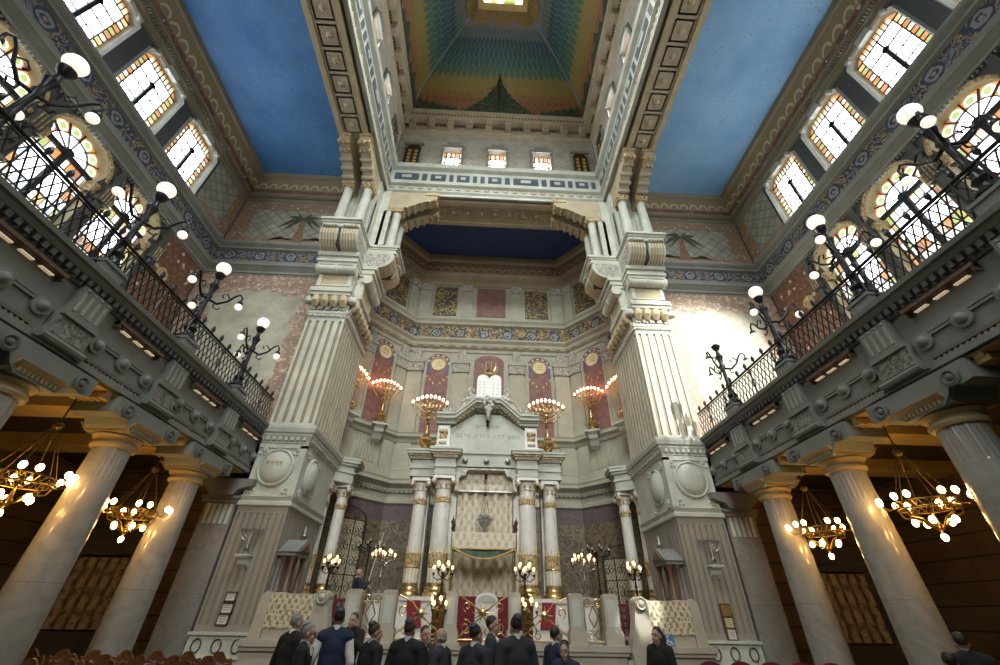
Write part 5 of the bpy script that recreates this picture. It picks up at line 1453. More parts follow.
def balustrade():
    r = thing('balustrade', 'white marble balustrade with panelled posts and gilded scroll grilles fronting the platform', 'balustrade', (0, 12.2, PF))
    for s in (-1, 1):
        for x, w in ((.78, .15), (2.32, .17), (3.2, .18)):
            m = MB(s); y = 12.2
            m.box(x-w, y-.15, 1.06, x+w, y+.15, 2.0); m.box(x-w-.04, y-.19, 1.06, x+w+.04, y+.19, 1.3); m.box(x-w-.02, y-.17, 1.3, x+w+.02, y+.17, 1.34)
            m.prism([(x-w,2.0),(x+w,2.0),(x+w,2.06),(x+w-.06,2.1),(x-w+.06,2.1),(x-w,2.06)], lambda a,b,d: (a,d,b), y-.15, y+.15)
            m.cur = 1; m.box(x-w+.07, y-.155, 1.42, x+w-.07, y-.15, 1.98)
            m.build('post', ['beige', 'pale'], r)
        for x0, x1 in ((.98, 2.1), (2.52, 3.0)):
            m = MB(s); y = 12.2; c = (x0+x1)/2; w = (x1-x0)/2
            m.tube([(x0, y, 1.12), (x1, y, 1.12)], .018, 6)
            if w > .4:
                m.tube([(x0, y, 2.0), (c-w*.4, y, 1.86), (c, y, 1.62), (c+w*.4, y, 1.86), (x1, y, 2.0)], .02, 6)
                m.tube([(x0, y, 1.2), (c-w*.5, y, 1.4), (c, y, 1.62), (c+w*.5, y, 1.4), (x1, y, 1.2)], .02, 6)
                m.T = Matrix.Translation((c, y-.02, 1.62)) @ Matrix.Rotation(pi/2, 4, 'X'); m.lathe((0,0,0), [(.09,0),(.1,.03),(.04,.06),(0,.06)], 12); m.T = None
                for k in range(8): a = k*pi/4; m.tube([(c, y-.02, 1.62), (c+.2*cos(a), y-.02, 1.62+.2*sin(a))], [.03,.006], 5)
                for sx in (-1, 1):
                    m.tube(scrollpath(c+sx*w*.6, y, 1.3, .14, 1.5, 1.2, sx), .017, 5); m.tube(scrollpath(c+sx*w*.75, y, 1.68, .12, -1.5, 1.2, sx), .017, 5)
                    m.tube(scrollpath(c+sx*w*.3, y, 1.22, .1, 1.5, 1.2, -sx), .015, 5)
            else:
                m.tube([(x0, y, 1.85), (x1, y, 1.85)], .018, 6)
                for sx in (-1, 1):
                    m.tube([(c+sx*w*.9, y, 1.12), (c+sx*w*.9, y, 1.85)], .014, 5)
                    m.tube([(c, y, 1.85), (c+sx*w*.5, y, 1.6), (c, y, 1.4)], .016, 5); m.tube(scrollpath(c+sx*w*.45, y, 1.25, .1, 1.5, 1.2, sx), .015, 5); m.tube(scrollpath(c+sx*w*.5, y, 1.92, .1, -1.5, 1.1, sx), .015, 5)
            m.build('gilded_grille', 'gold', r)
    m = MB(); y = 12.2          # centre gate with star
    m.tube([(-.6, y, 1.12), (.6, y, 1.12)], .02, 6)
    for k in range(10): a = k*pi/5; m.tube([(0, y-.03, 1.66), (.26*cos(a), y-.03, 1.66+.22*sin(a))], [.035,.006], 5)
    m.ball((0, y-.03, 1.66), .09, 10, 8, (1,.4,1))
    for sx in (-1, 1):
        m.tube([(0, y, 1.62), (sx*.3, y, 1.85), (sx*.62, y, 2.02)], .02, 6); m.tube([(0, y, 1.6), (sx*.28, y, 1.4), (sx*.62, y, 1.14)], .02, 6)
        m.tube(scrollpath(sx*.42, y, 1.36, .16, 1.5, 1.3, sx), .018, 6); m.tube(scrollpath(sx*.4, y, 1.78, .11, -1.5, 1.2, sx), .016, 6); m.tube(scrollpath(sx*.15, y, 1.27, .1, 1.5, 1.2, sx), .016, 6)
    m.build('gate', 'gold', r)
    # flanking parapets
    for s in (-1, 1):
        q = thing('parapet', 'white %s parapet with a panel of gold floral cloth beside the stair volute' % ('left' if s < 0 else 'right'), 'parapet', (s*4.8, 12.2, 1.06))
        m = MB(s); m.box(4.02, 12.1, 1.06, 5.3, 12.3, 1.3); m.box(5.2, 12.06, 1.06, 5.42, 12.34, 1.9); m.prism([(5.2,1.06),(5.5,1.06),(5.47,1.4),(5.45,1.8),(5.42,1.96),(5.32,2.03),(5.2,1.98)], lambda a,b,d: (a,d,b), 12.08, 12.32)
        m.box(4.02, 12.1, 1.92, 5.3, 12.3, 1.98); m.build('frame', 'beige', q)
        m = MB(s); m.prism([(4.06,1.3),(5.2,1.3),(5.2,1.95),(4.06,1.95)], lambda a,b,d: (a,12.1-d,b), -.04, .02); m.build('floral_panel', 'floral', q)
        m = MB(s)
        for k in range(11): m.ball((4.1+k*.105, 12.09, 1.29), .035, 6, 5)
        m.build('bead_fringe', 'gildcarve', q)
        v_ = thing('stair_volute', 'white scrolled marble newel of the %s platform stair' % SIDE[s], 'newel', (s*3.9, 12.0, 1.06))
        m = MB(s); m.prism([(3.55,.5),(3.95,.5),(4.0,1.06),(4.04,1.98),(3.86,2.04),(3.72,1.98),(3.7,1.8),(3.62,1.4),(3.5,1.0)], lambda a,b,d: (a,d,b), 11.75, 12.1)
        m.tube([(3.85, 11.7, 1.9), (3.85, 12.15, 1.9)], .15, 14); m.prism([(3.25,F),(3.95,F),(3.95,.5),(3.55,.5),(3.35,.3)], lambda a,b,d: (a,d,b), 11.7, 12.0)
        m.build('body', 'beige', v_)
        m = MB(s); m.T = Matrix.Translation((3.85, 11.7, 1.9)) @ Matrix.Rotation(pi/2, 4, 'X'); m.lathe((0,0,0), [(.14,0),(.12,.03),(.09,.015),(.05,.05),(0,.06)], 14); m.T = None; m.build('scroll_eye', 'beige', v_)
        m = MB(s); m.box(3.42, 13.0, PF, 3.9, 13.06, 1.92); m.cur = 1
        for k in range(3):
            for j in range(5): m.box(3.47+k*.14, 12.99, 1.1+j*.16, 3.55+k*.14, 13.0, 1.2+j*.16)
        m.cur = 0; m.box(3.38, 12.98, PF, 3.42, 13.08, 2.0); m.box(3.9, 12.98, PF, 3.94, 13.08, 2.0)
        tag(m.build('screen', ['redchair', 'silver']), 'dark red patterned screen behind the %s stair opening' % SIDE[s], 'screen')
balustrade()
def lectern():
    r = thing('marble_lectern', 'round-topped white marble slab standing on the carpet behind the gold star gate', 'lectern', (.1, 13.0, PF))
    m = MB(); m.prism([(-.3,0),(.3,0),(.3,.92)] + [(.3*cos(t), .92+.2*sin(t)) for t in [pi*k/10 for k in range(1,10)]] + [(-.3,.92)], lambda a,b,d: (a,d,b), -.12, .12); m.box(-.36,-.18,0,.36,.18,.12); m.build('slab', 'marble', r, False)
    m = MB(); m.prism([(-.22,.9)] + [(-.24*cos(t), .92+.14*sin(t)) for t in [pi*k/10 for k in range(11)]] + [(.22,.9)], lambda a,b,d: (a,d,b), -.14, -.12); m.build('raised_panel', 'pale', r, False)
lectern()
for s in (-1, 1):
    m = MB(s); m.prism([(1.88,1.28),(2.34,1.28),(2.42,1.98),(1.98,1.98)], lambda a,b,d: (a,d,b), 15.76, 15.8)
    tag(m.build('red_banner', 'redcloth'), 'red cloth hung on the white plinth under the %s gilt columns' % SIDE[s], 'cloth')

def canopy():
    r = thing('wedding_canopy', 'brocade and green velvet wedding canopy on four slender poles before the ark', 'canopy', (0, 15.7, 2.09))
    for x in (-1.1, 1.1):
        for y in (15.3, 16.0):
            m = MB(); m.tube([(x, y, 2.09), (x, y, 4.05)], .022, 8); m.lathe((x,y,0), [(.03,4.0),(.06,4.06),(.03,4.12),(.05,4.2),(.07,4.26),(.02,4.36),(.01,4.46)], 8); m.build('pole', 'bronze', r)
    m = MB(); m.box(-1.12, 15.28, 3.9, 1.12, 16.02, 3.94)
    for q in range(4):
        fx = [lambda i, j: (-1.12+2.24*i, 15.28+.015*sin(i*40), 3.93-j*.5), lambda i, j: (1.12, 15.28+.74*i, 3.93-j*.5), lambda i, j: (1.12-2.24*i, 16.02, 3.93-j*.5), lambda i, j: (-1.12, 16.02-.74*i, 3.93-j*.5)][q]
        m.grid(fx, 24, 3, lambda i, j: (2.24*i*1.2, j*.5))
    m.build('valance', 'curtain', r)
    m = MB(); m.grid(lambda i, j: (-1.06+2.12*i, 15.26+.72*j+.02*sin(i*30), 3.5-.2*sin(pi*j)*.5-.13*sin(pi*i)-.1*(1-j)*abs(sin(i*pi))), 24, 8); m.grid(lambda i, j: (-1.06+2.12*i, 15.25+.02*sin(i*26), 3.5-.13*sin(pi*i)-.02-j*.2*(.5+.5*sin(pi*i))), 24, 3); m.build('velvet_lining', 'green', r)
    m = MB()
    m.tube([(-1.08+2.16*k/20, 15.24, 3.47-.33*sin(pi*k/20)*.95-.02) for k in range(21)], .03, 6); m.tube([(-1.12,15.26,3.43), (1.12,15.26,3.43)], .028, 6)
    for x in (-1.09, 1.09):
        m.grid(lambda i, j: (x+.06*(i-.5)*(1-.3*j), 15.26, 3.45-j*1.3), 3, 4)
    m.build('gold_fringe', 'fringe', r)
canopy()
def hanging_lamp():
    r = thing('hanging_lamp', 'dark ornate eternal lamp hanging on chains before the ark curtain', 'lamp', (0, 16.05, 4.4))
    m = MB()
    for k in range(3): a = 2*pi*k/3+.5; m.tube([(.2*cos(a), .2*sin(a), .2), (.03*cos(a), .03*sin(a), .95)], .008, 5)
    m.tube([(0,0,.95),(0,0,1.86)], .01, 5); m.lathe((0,0,0), [(.04,.9),(.08,.95),(.03,1.02)], 8); m.lathe((0,0,0), [(.02,1.5),(.07,1.56),(.05,1.64),(.08,1.7),(.02,1.76)], 8); m.build('chain', 'iron', r, False)
    m = MB(); m.lathe((0,0,0), [(.01,-.34),(.04,-.28),(.06,-.2),(.16,-.12),(.22,0),(.2,.08),(.24,.14),(.2,.2),(.12,.16)], 16)
    for k in range(8): a = 2*pi*k/8; m.ball((.24*cos(a), .24*sin(a), .1), .05, 6, 5); m.tube([(.2*cos(a), .2*sin(a), .0), (.3*cos(a), .3*sin(a), .06), (.3*cos(a), .3*sin(a), .16)], .016, 5)
    m.build('bowl', 'silver', r, False)
hanging_lamp()

# columns at the sides of the recess
for s in (-1, 1):
    for i, (x, y) in enumerate(((5.92, 18.0), (6.5, 17.55))):
        r = thing('gilt_column', 'slim white column with gilt bands at the %s edge of the recess, %s' % (SIDE[s], ('nearer the ark', 'against the pier')[i]), 'column', (s*x, y, PF), 0, 'slim columns beside the recess')
        m = MB(); m.box(s*x-.36, y-.36, PF, s*x+.36, y+.36, 2.0); m.box(s*x-.4, y-.4, 1.94, s*x+.4, y+.4, 2.08); m.build('pedestal', 'marble', r)
        gilt_column('shaft', r, s*x, y, 2.08, .235, 6.02)
    r = thing('entablature_block', 'projecting moulded block carried by the slim columns at the %s of the recess' % SIDE[s], 'block', (s*6.1, 18, 6.02))
    m = MB(s); m.prism([(5.58,17.72),(6.2,17.22),(7.0,17.22),(7.0,18.35),(6.3,18.5),(5.7,18.4)], lambda a,b,d: (a,b,d), 6.02, 6.74); m.build('block', 'pale', r)
    m = MB(s)
    for o, z0, z1 in ((.06,6.4,6.46),(.12,6.7,6.8),(.22,6.8,6.92),(.26,6.92,7.0)): m.prism([(5.58-o,17.72-o*.6),(6.2-o*.5,17.22-o*.2),(7.0,17.22-o*.2),(7.0,18.35),(6.3,18.5),(5.7-o,18.4+o)], lambda a,b,d: (a,b,d), z0, z1)
    m.build('cornice', 'pale', r)
    # console vase on the ledge above
    # gate on the slanting wall
    r = thing('iron_gate', 'scrolled iron gate over a pale curtain on the slanting wall %s of the ark' % SIDE[s], 'gate', (s*5.8, 19.5, PF))
    i = 1 if s > 0 else 3; uc = 1.55 if s > 0 else 1.8
    ff = lambda a, b, d: (*along(APSE, i, a, d), b)
    H = 5.0 if s < 0 else 3.7
    m = MB(); m.prism([(uc-.85,PF),(uc+.85,PF),(uc+.85,H),(uc-.85,H)], ff, .02, .05); m.build('pale_curtain', 'floral', r)
    m = MB()
    for a in (-.88, -.3, .3, .88): m.tube([ff(uc+a, PF, .16), ff(uc+a, H+.1, .16)], .022, 6)
    for z in (2.0, 2.9, H): m.tube([ff(uc-.88, z, .16), ff(uc+.88, z, .16)], .02, 6)
    for cx in (-.6, 0, .6):
        for cz in [1.45, 2.45] + ([3.4, 3.95, 4.5] if s < 0 else [3.3]):
            for sg in (-1, 1):
                m.tube([ff(uc+cx+sg*(.12+.14*(1-.75*k/14)*cos(1.5+7.5*k/14)), cz+.2*(1-.75*k/14)*sin(1.5+7.5*k/14), .16) for k in range(15)], .014, 5)
    m.tube([ff(uc+.88*cos(t), H+.5*sin(t), .16) for t in [pi*k/16 for k in range(17)]], .02, 6)
    m.build('scrollwork', 'iron', r)
    # small marble shrine against the pier
    r = thing('shrine', 'small gabled marble shrine with brown columns against the inner face of the %s pier' % SIDE[s], 'shrine', (s*5.85, 14.8, PF))
    m = MB(s); m.box(5.72, 14.2, PF, 6.24, 15.2, 2.0); m.box(5.68, 14.15, 1.94, 6.24, 15.25, 2.06); m.build('base', 'marble', r)
    m = MB(s); m.box(6.12, 14.3, 2.06, 6.24, 15.1, 3.0); m.build('back_panel', 'greymarble', r)
    for x, y in ((5.8, 14.28), (5.8, 15.12), (6.06, 14.28), (6.06, 15.12)):
        m = MB(s); m.lathe((x, y, 2.06), [(.1,0),(.1,.06),(.07,.1),(.062,.8),(.085,.84),(.1,.94)], 12); m.build('column', 'brownmarble', r)
    m = MB(s); m.box(5.68, 14.15, 3.0, 6.24, 15.25, 3.1); m.prism([(14.08,3.1),(15.32,3.1),(14.7,3.5)], lambda a,b,d: (d,a,b), 5.64, 6.24); m.build('gable_roof', 'greymarble', r)
    m = MB(s); m.prism([(14.3,3.15),(15.1,3.15),(14.7,3.41)], lambda a,b,d: (d,a,b), 5.6, 5.65); m.build('gable_panel', 'brownmarble', r)
    m = MB(s); m.lathe((5.8,14.7,0), [(.1,3.44),(.06,3.5),(.1,3.6),(.05,3.72),(.06,3.8),(.02,3.88)], 10); m.build('finial', 'silver', r)

# menorahs ------------------------------------------------------------
def menorah(loc, rz, lab, base_bracket=False):
    key = 'men%d' % base_bracket
    if key in proto: return dup(proto[key], loc, rz, lab, 'gilt menorahs')
    r = thing('menorah', lab, 'menorah', loc, rz, 'gilt menorahs'); proto[key] = r; r.scale = (1.12,1.12,1.12)
    m = MB()
    m.lathe((0,0,0), [(.26,0),(.3,.06),(.2,.12),(.14,.2),(.22,.32),(.26,.42),(.2,.52),(.1,.58),(.14,.64),(.08,.7)], 18)
    for k in range(6): a = k*pi/3; m.tube([(.2*cos(a), .2*sin(a), .3), (.32*cos(a), .32*sin(a), .38), (.3*cos(a), .3*sin(a), .5)], .03, 6)
    b = m.build('foot', 'gold', r, False)
    if base_bracket:
        m = MB(); m.prism([(-.4,0),(.35,0),(.35,-.1),(.1,-.24),(-.1,-.6),(-.4,-.7)], lambda a,z,d: (d,-a-.02,z), -.2, .2); m.box(-.34, -.4, -.08, .34, .42, 0); m.tube([(-.2,-.1,-.25),(.2,-.1,-.25)], .12, 8); m.build('bracket', 'pale', r, False)
    m = MB(); m.lathe((0,0,0), [(.07,.68),(.09,.8),(.05,.9),(.055,1.05),(.1,1.12),(.05,1.2),(.05,1.4),(.09,1.48),(.045,1.56),(.04,1.98),(.07,2.02)], 12); m.build('stem', 'gold', r, False)
    for k in range(1, 5):
        rad = .165*k; m = MB()
        pts = [(rad*cos(t), -.02*k, 2.04+.018*(4-k*k*.25)+rad*(1.0+.05*k)*sin(t)) for t in [pi+pi*q/18 for q in range(19)]]
        m.tube(pts, .024, 7)
        for q in range(2, 17, 3): m.ball(pts[q], .04, 6, 5)
        for sx in (-1, 1): m.lathe((sx*rad, -.02*k, 0), [(.03,2.06-.018*k*k),(.055,2.1-.018*k*k),(.05,2.15-.018*k*k),(.02,2.16-.018*k*k)], 8)
        m.build('arm_pair', 'gold', r, False)
    for k in range(-4, 5):
        m = MB(); x = .165*k; z = 2.2-.018*k*k; m.tube([(x, -.02*abs(k), z-.06), (x, -.02*abs(k), z)], .02, 6); m.cur = 1; m.ball((x, -.02*abs(k), z+.05), .05, 8, 7, (1,1,1.4)); m.build('candle_bulb', ['marble', 'redflame'], r, False)
    # second tier in front
    m = MB()
    for k in range(1, 4):
        rad = .14*k; m.tube([(rad*cos(t), -.22, 1.72+rad*.9*sin(t)) for t in [pi+pi*q/14 for q in range(15)]], .018, 6)
    m.tube([(0,0,1.3), (0,-.15,1.25), (0,-.22,1.3)], .025, 6)
    for k in range(-3, 4): m.lathe((.14*k, -.22, 0), [(.02,1.68),(.04,1.74),(.02,1.8)], 6)
    m.build('lower_tier', 'gold', r, False)
    return r
import itertools
for s in (-1, 1):
    menorah((s*2.55, 16.45, 7.02), 0, 'gilt menorah on the %s end of the ark entablature' % SIDE[s])
    a = atan2(2.25, 2.5)
    menorah((s*5.42, 19.55, 9.35), -s*radians(22), 'gilt menorah on a bracket, middle one of the three on the %s' % SIDE[s], True)
    menorah((s*6.5, 17.75, 9.15), -s*radians(62), 'gilt menorah beside the %s pier, outermost of its three' % SIDE[s], True)

def sconce(s):
    r = thing('wall_sconce', 'small silver menorah sconce on the fluted front of the %s pier' % SIDE[s], 'sconce', (s*7.06, 14.0, 2.72))
    m = MB(); m.prism([(0,.22),(-.26,.22),(-.26,.16),(-.16,.12),(-.12,0),(0,-.1)], lambda a,b,d: (d,a,b), -.15, .15); m.box(-.2,-.3,.2,.2,0,.25); m.build('bracket', 'pale', r, False)
    m = MB(); m.lathe((0,-.16,0), [(.1,.25),(.05,.32),(.07,.4),(.03,.46),(.03,.9)], 10)
    for k in range(1, 4):
        rad = .1*k; m.tube([(rad*cos(t), -.16, .86+rad*.9*sin(t)) for t in [pi+pi*q/12 for q in range(13)]], .013, 5)
    for k in range(-3, 4): m.lathe((.1*k,-.16,0), [(.01,.84),(.03,.88),(.035,.94),(.01,.96)], 7)
    m.build('branches', 'silver', r, False)
for s in (-1, 1): sconce(s)

# candelabra ----------------------------------------------------------
def candelabrum(loc, lab, stem, stand=None, n=7, rad=.27, metal='bronze', grp='lit candelabra', lit=True):
    r = thing('candelabrum', lab, 'candelabrum', loc, 0, grp)
    if stand == 'wood':
        m = MB(); m.prism([(-.16,-1.0),(.16,-1.0),(.2,0),(-.2,0)], lambda a,b,d: (a,d,b), -.16, .16); m.box(-.22,-.2,-.06,.22,.2,0); m.build('pedestal', 'wood2', r, False)
    if stand == 'white':
        m = MB(); m.lathe((0,0,0), [(.34,-1.05),(.36,-1.0),(.3,-.95),(.28,-.15),(.36,-.08),(.38,0),(0,0)], 20); m.build('pedestal', 'marble', r, False)
    m = MB(); m.lathe((0,0,0), [(.13,0),(.14,.03),(.08,.07),(.03,.12),(.026,stem*.5),(.05,stem*.55),(.025,stem*.6),(.022,stem),(.05,stem+.04),(.02,stem+.1)], 10)
    if stem > 1.2:
        for k in range(3): a = k*2*pi/3; m.tube([(.03*cos(a), .03*sin(a), .25), (.2*cos(a), .2*sin(a), .18), (.24*cos(a), .24*sin(a), .0)], .018, 5)
    m.build('stem', metal, r, False)
    for k in range(n):
        a = 2*pi*k/n; tier = 0 if k % 2 == 0 else .1; rr = rad*(1 if k % 2 == 0 else .72)
        m = MB(); m.tube([(.02*cos(a), .02*sin(a), stem-.05), (rr*.5*cos(a), rr*.5*sin(a), stem-.1+tier), (rr*cos(a), rr*sin(a), stem-.03+tier), (rr*cos(a), rr*sin(a), stem+.06+tier)], .013, 5)
        m.lathe((rr*cos(a), rr*sin(a), stem+tier), [(.01,.0),(.04,.05),(.045,.07),(.015,.08)], 8)
        ar = m.build('arm', metal, r, False)
        m = MB(); m.tube([(rr*cos(a), rr*sin(a), stem+.07+tier), (rr*cos(a), rr*sin(a), stem+.15+tier)], .014, 6)
        if lit: m.cur = 1; m.ball((rr*cos(a), rr*sin(a), stem+.2+tier), .034, 8, 7, (1,1,1.5))
        m.build('candle', ['marble', 'flame'], ar, False)
    return r
M['polewood'] = plain('pale_pole_wood', (.55, .50, .42), .5)
M['wood2'] = plain('brown_pedestal_wood', (.12, .06, .03), .5)
for s in (-1, 1):
    sd = SIDE[s]
    candelabrum((s*1.1, 12.62, 2.0), 'lit black candelabrum on the dark wooden pedestal %s of the star gate' % sd, .45, 'wood', 8, .25)
    candelabrum((s*1.12, 12.0, 1.42), 'low brass candelabrum with lit bulbs on the %s gilded grille' % sd, .22, None, 6, .2, 'brass')
    candelabrum((s*2.98, 13.75, 2.05), 'bright branched candelabrum on the round white pedestal at the %s end of the platform' % sd, .78, 'white', 10, .34, 'silver')
    candelabrum((s*4.06, 12.5, 1.98), 'lit iron candelabrum standing by the %s stair volute' % sd, .55, None, 7, .19, 'iron')
    candelabrum((s*3.55, 14.3, PF), 'tall unlit black iron candelabrum behind the %s balustrade posts' % sd, 2.25, None, 9, .42, 'iron', 'tall unlit candelabra', False)

# notices ------------------------------------------------------------
def frame_notice(x, z, w, h, lab, paper='paper', tilt=0):
    r = thing('framed_notice', lab, 'notice', (x, 13.97, z), 0, 'framed notices on the pier')
    m = MB(); 
    for q in ((-w,-h,w,-h+.03),(-w,h-.03,w,h),(-w,-h,-w+.03,h),(w-.03,-h,w,h)): m.box(q[0], -.03, q[1], q[2], .03, q[3])
    m.build('frame', 'wood2', r, False)
    m = MB(); m.box(-w+.03, -.015, -h+.03, w-.03, .02, h-.03); p = m.build('sheet', paper, r, False)
    m = MB()
    for k in range(3): m.box(-w*.6, -.018, h*.45-k*h*.4, w*(.3+.3*R.random()), -.015, h*.45-k*h*.4+.014)
    m.build('writing', 'ink', p, False)
frame_notice(-7.1, 1.93, .15, .12, 'framed white notice on the left pier, topmost of three')
frame_notice(-7.1, 1.66, .16, .13, 'framed white notice on the left pier, middle of three')
frame_notice(-7.12, 1.40, .16, .13, 'framed white notice on the left pier, lowest of three')
r = thing('notice_board', 'narrow brown notice board with a brass plate and two papers on the right pier', 'notice board', (7.1, 13.97, 1.56))
m = MB(); m.box(-.16, -.03, -.44, .16, .03, .44); m.build('board', 'wood2', r, False)
m = MB(); m.box(-.13, -.04, .14, .13, -.03, .4); p = m.build('brass_plate', 'brassplate', r, False)
for z, h, k in ((-.02, .11, 'yellowpaper'), (-.29, .11, 'paper')):
    m = MB(); m.box(-.11, -.04, z-h, .11, -.03, z+h); p = m.build('paper_sheet', k, r, False)
    m = MB()
    for q in range(3): m.box(-.07, -.043, z+.05-q*.05, .06, -.04, z+.06-q*.05)
    m.build('writing', 'ink', p, False)
r = thing('access_sign', 'small blue and white access sign on the right parapet below its floral panel', 'sign', (4.52, 12.07, 1.17))
m = MB(); m.box(-.12, -.02, -.1, .12, .02, .115); m.build('plate', 'bluesign', r, False)
m = MB(); m.ball((-.03, -.022, .08), .025, 8, 6, (1,.3,1)); m.tube([(.05*cos(t)-.01, -.022, -.03+.055*sin(t)) for t in [pi*.6+2*pi*.75*k/10 for k in range(11)]], .012, 5); m.tube([(-.03,-.022,.05),(-.025,-.022,-.01),(.05,-.022,-.015),(.08,-.022,-.08)], .014, 5); m.build('pictogram', 'paper', r, False)

# ------------------------------------------------------------------ people
def fuse(name, mb, vox, smooth=4):
    """union of closed shapes -> one continuous skin (voxel remesh), returned as a mesh"""
    me = bpy.data.meshes.new('t'); me.from_pydata(mb.v, [], mb.f); me.update()
    bm = bmesh.new(); bm.from_mesh(me); bmesh.ops.recalc_face_normals(bm, faces=bm.faces); bm.to_mesh(me); bm.free()
    ob = bpy.data.objects.new('t', me); COL.objects.link(ob)
    rm = ob.modifiers.new('r', 'REMESH'); rm.mode = 'VOXEL'; rm.voxel_size = vox; rm.use_smooth_shade = True
    sm = ob.modifiers.new('s', 'SMOOTH'); sm.iterations = smooth; sm.factor = .5
    dg = bpy.context.evaluated_depsgraph_get(); dg.update()
    out = bpy.data.meshes.new_from_object(ob.evaluated_get(dg)); out.name = name
    bpy.data.objects.remove(ob); bpy.data.meshes.remove(me)
    return out
def child(name, me, mat, parent):
    me.materials.clear(); me.materials.append(M[mat]); o = bpy.data.objects.new(name, me); COL.objects.link(o); o.parent = parent; ORG[o.name] = (0,0,0); return o
def cap(m, a, b, r0, r1, n=12):
    """tapered capsule"""
    A, B = Vector(a), Vector(b); d = (B-A).normalized(); P = []; rr = []
    for k in range(4): t = pi/2*(1-k/4); P.append(A-d*r0*sin(t)); rr.append(max(.002, r0*cos(t)))
    P.append(A); rr.append(r0); P.append(B); rr.append(r1)
    for k in range(1, 5): t = pi/2*k/4; P.append(B+d*r1*sin(t)); rr.append(max(.002, r1*cos(t)))
    m.tube(P, rr, n)
def person(name_lab, x, y, top, face, cloth='suit', hair='hairdark', kip=None, glasses=False, head_turn=0, bald=False, longhair=False, arms='down', tie=None, vest=False, collar='shirt', woman=False, sit=False, fz=None, lean=0, tall=None):
    """top: world z of the crown; face: heading in degrees, 0 looks to +Y (towards the ark)"""
    H = tall or (top-F if fz is None else top-fz)
    k = H/1.76 if not sit else 1.0
    base = (F if fz is None else fz)
    if sit: base = top-1.30
    r = thing('person', name_lab, 'person', (x, y, base), radians(-face))
    hip = .93 if not sit else .46; sh = hip+.50; nk = hip+.56; hd = hip+.69
    W = .175 if woman else .195
    S = lambda v: tuple(c*k for c in v)
    # joints (local, facing +Y)
    A = {}
    for s in (-1, 1):
        shd = (s*W, 0, sh)
        if arms == 'down': el = (s*(W+.07), -.03, sh-.29); wr = (s*(W+.05), .08, sh-.53); fd = (0, .25, -1)
        elif arms == 'front': el = (s*(W+.06), .02, sh-.28); wr = (s*.1, .26, sh-.33); fd = (-s*.5, .8, .1)
        elif arms == 'pole': el = (s*(W+.05), .06, sh-.26); wr = (s*.04+.06, .30, sh-.12+(.12 if s > 0 else -.02)); fd = (-s*.8, .5, .1)
        elif arms == 'camera': el = (s*(W+.06), .1, sh-.2); wr = (s*.07, .26, sh+.0); fd = (-s*.3, .6, .6)
        A[s] = (shd, el, wr, Vector(fd).normalized())
    yaw = radians(-head_turn); Tm = Matrix.Translation(Vector((0, .02+lean, hd))*k) @ Matrix.Rotation(yaw, 4, 'Z') @ Matrix.Scale(k, 4)
    m = MB()
    cap(m, S((0,-.01,nk-.06)), S((0,.015+lean*.7,hd-.06)), .056*k, .052*k)
    cap(m, S((-W+.06,-.01,sh-.03)), S((W-.06,-.01,sh-.03)), .055*k, .055*k); cap(m, S((0,0,nk-.06)), S((0,0,hip+.2)), .06*k, .08*k); cap(m, S((0,0,hip+.3)), S((0,0,hip+.05)), .085*k, .085*k)
    for s in (-1, 1):
        shd, el, wr, fd = A[s]
        cap(m, S(shd), S(el), .048*k, .038*k); cap(m, S(el), S(wr), .038*k, .026*k)
        w = Vector(wr); pl = w+fd*.075; side = fd.cross(Vector((0,0,1))).normalized() if abs(fd.z) < .9 else Vector((0,1,0)); up = side.cross(fd)
        cap(m, S(w), S(pl), .027*k, .034*k, 10); cap(m, S(w+fd*.03+side*.014), S(pl+side*.014), .018*k, .016*k, 8); cap(m, S(w+fd*.03-side*.014), S(pl-side*.014), .018*k, .016*k, 8)
        for q, (o, L) in enumerate(((-.03,.075),(-.011,.088),(.01,.082),(.029,.062))):
            p0 = pl+side*o; p1 = p0+fd*L*.5-up*.012; p2 = p1+fd*L*.35-up*.03
            cap(m, S(p0), S(p1), .0105*k, .0095*k, 6); cap(m, S(p1), S(p2), .0095*k, .008*k, 6)
        t0 = w+fd*.03-side*.03*s; t1 = t0+fd*.04-side*.025*s; cap(m, S(t0), S(t1), .012*k, .010*k, 6); cap(m, S(t1), S(t1+fd*.03), .010*k, .009*k, 6)
        if not sit: kn = (s*.1, .02, hip*.52); an = (s*.1, -.02, .09)
        else: kn = (s*.1, .42, hip+.02); an = (s*.1, .40, .09)
        cap(m, S((s*.09,0,hip)), S(kn), .082*k, .055*k); cap(m, S(kn), S(an), .055*k, .036*k); cap(m, S((an[0],an[1]-.03,.04)), S((an[0],an[1]+.15,.03)), .036*k, .03*k)
    m.T = Tm
    m.ball((0,-.012,.035), 1, 18, 14, (.075,.095,.093)); m.ball((0,.022,-.045), 1, 14, 10, (.056,.070,.080)); cap(m, (0,.06,-.105), (0,.072,-.1), .022, .02, 8)
    cap(m, (0,.088,.012), (0,.112,-.028), .010, .0145, 8); cap(m, (-.035,.078,.032), (.035,.078,.032), .013, .013, 8)
    for s in (-1, 1): cap(m, (s*.042,.064,-.03), (s*.036,.07,-.05), .02, .018, 8); m.ball((s*.077,-.008,-.005), 1, 10, 8, (.012,.024,.034))
    cap(m, (-.018,.083,-.064), (.018,.083,-.064), .009, .009, 6); m.T = None
    body = child('body', fuse('body', m, .0095*k, 3), 'skin', r)
    def loc(nm, mb, mat, sharp=50):
        o = mb.build(nm, mat, r, False, sharp); return o
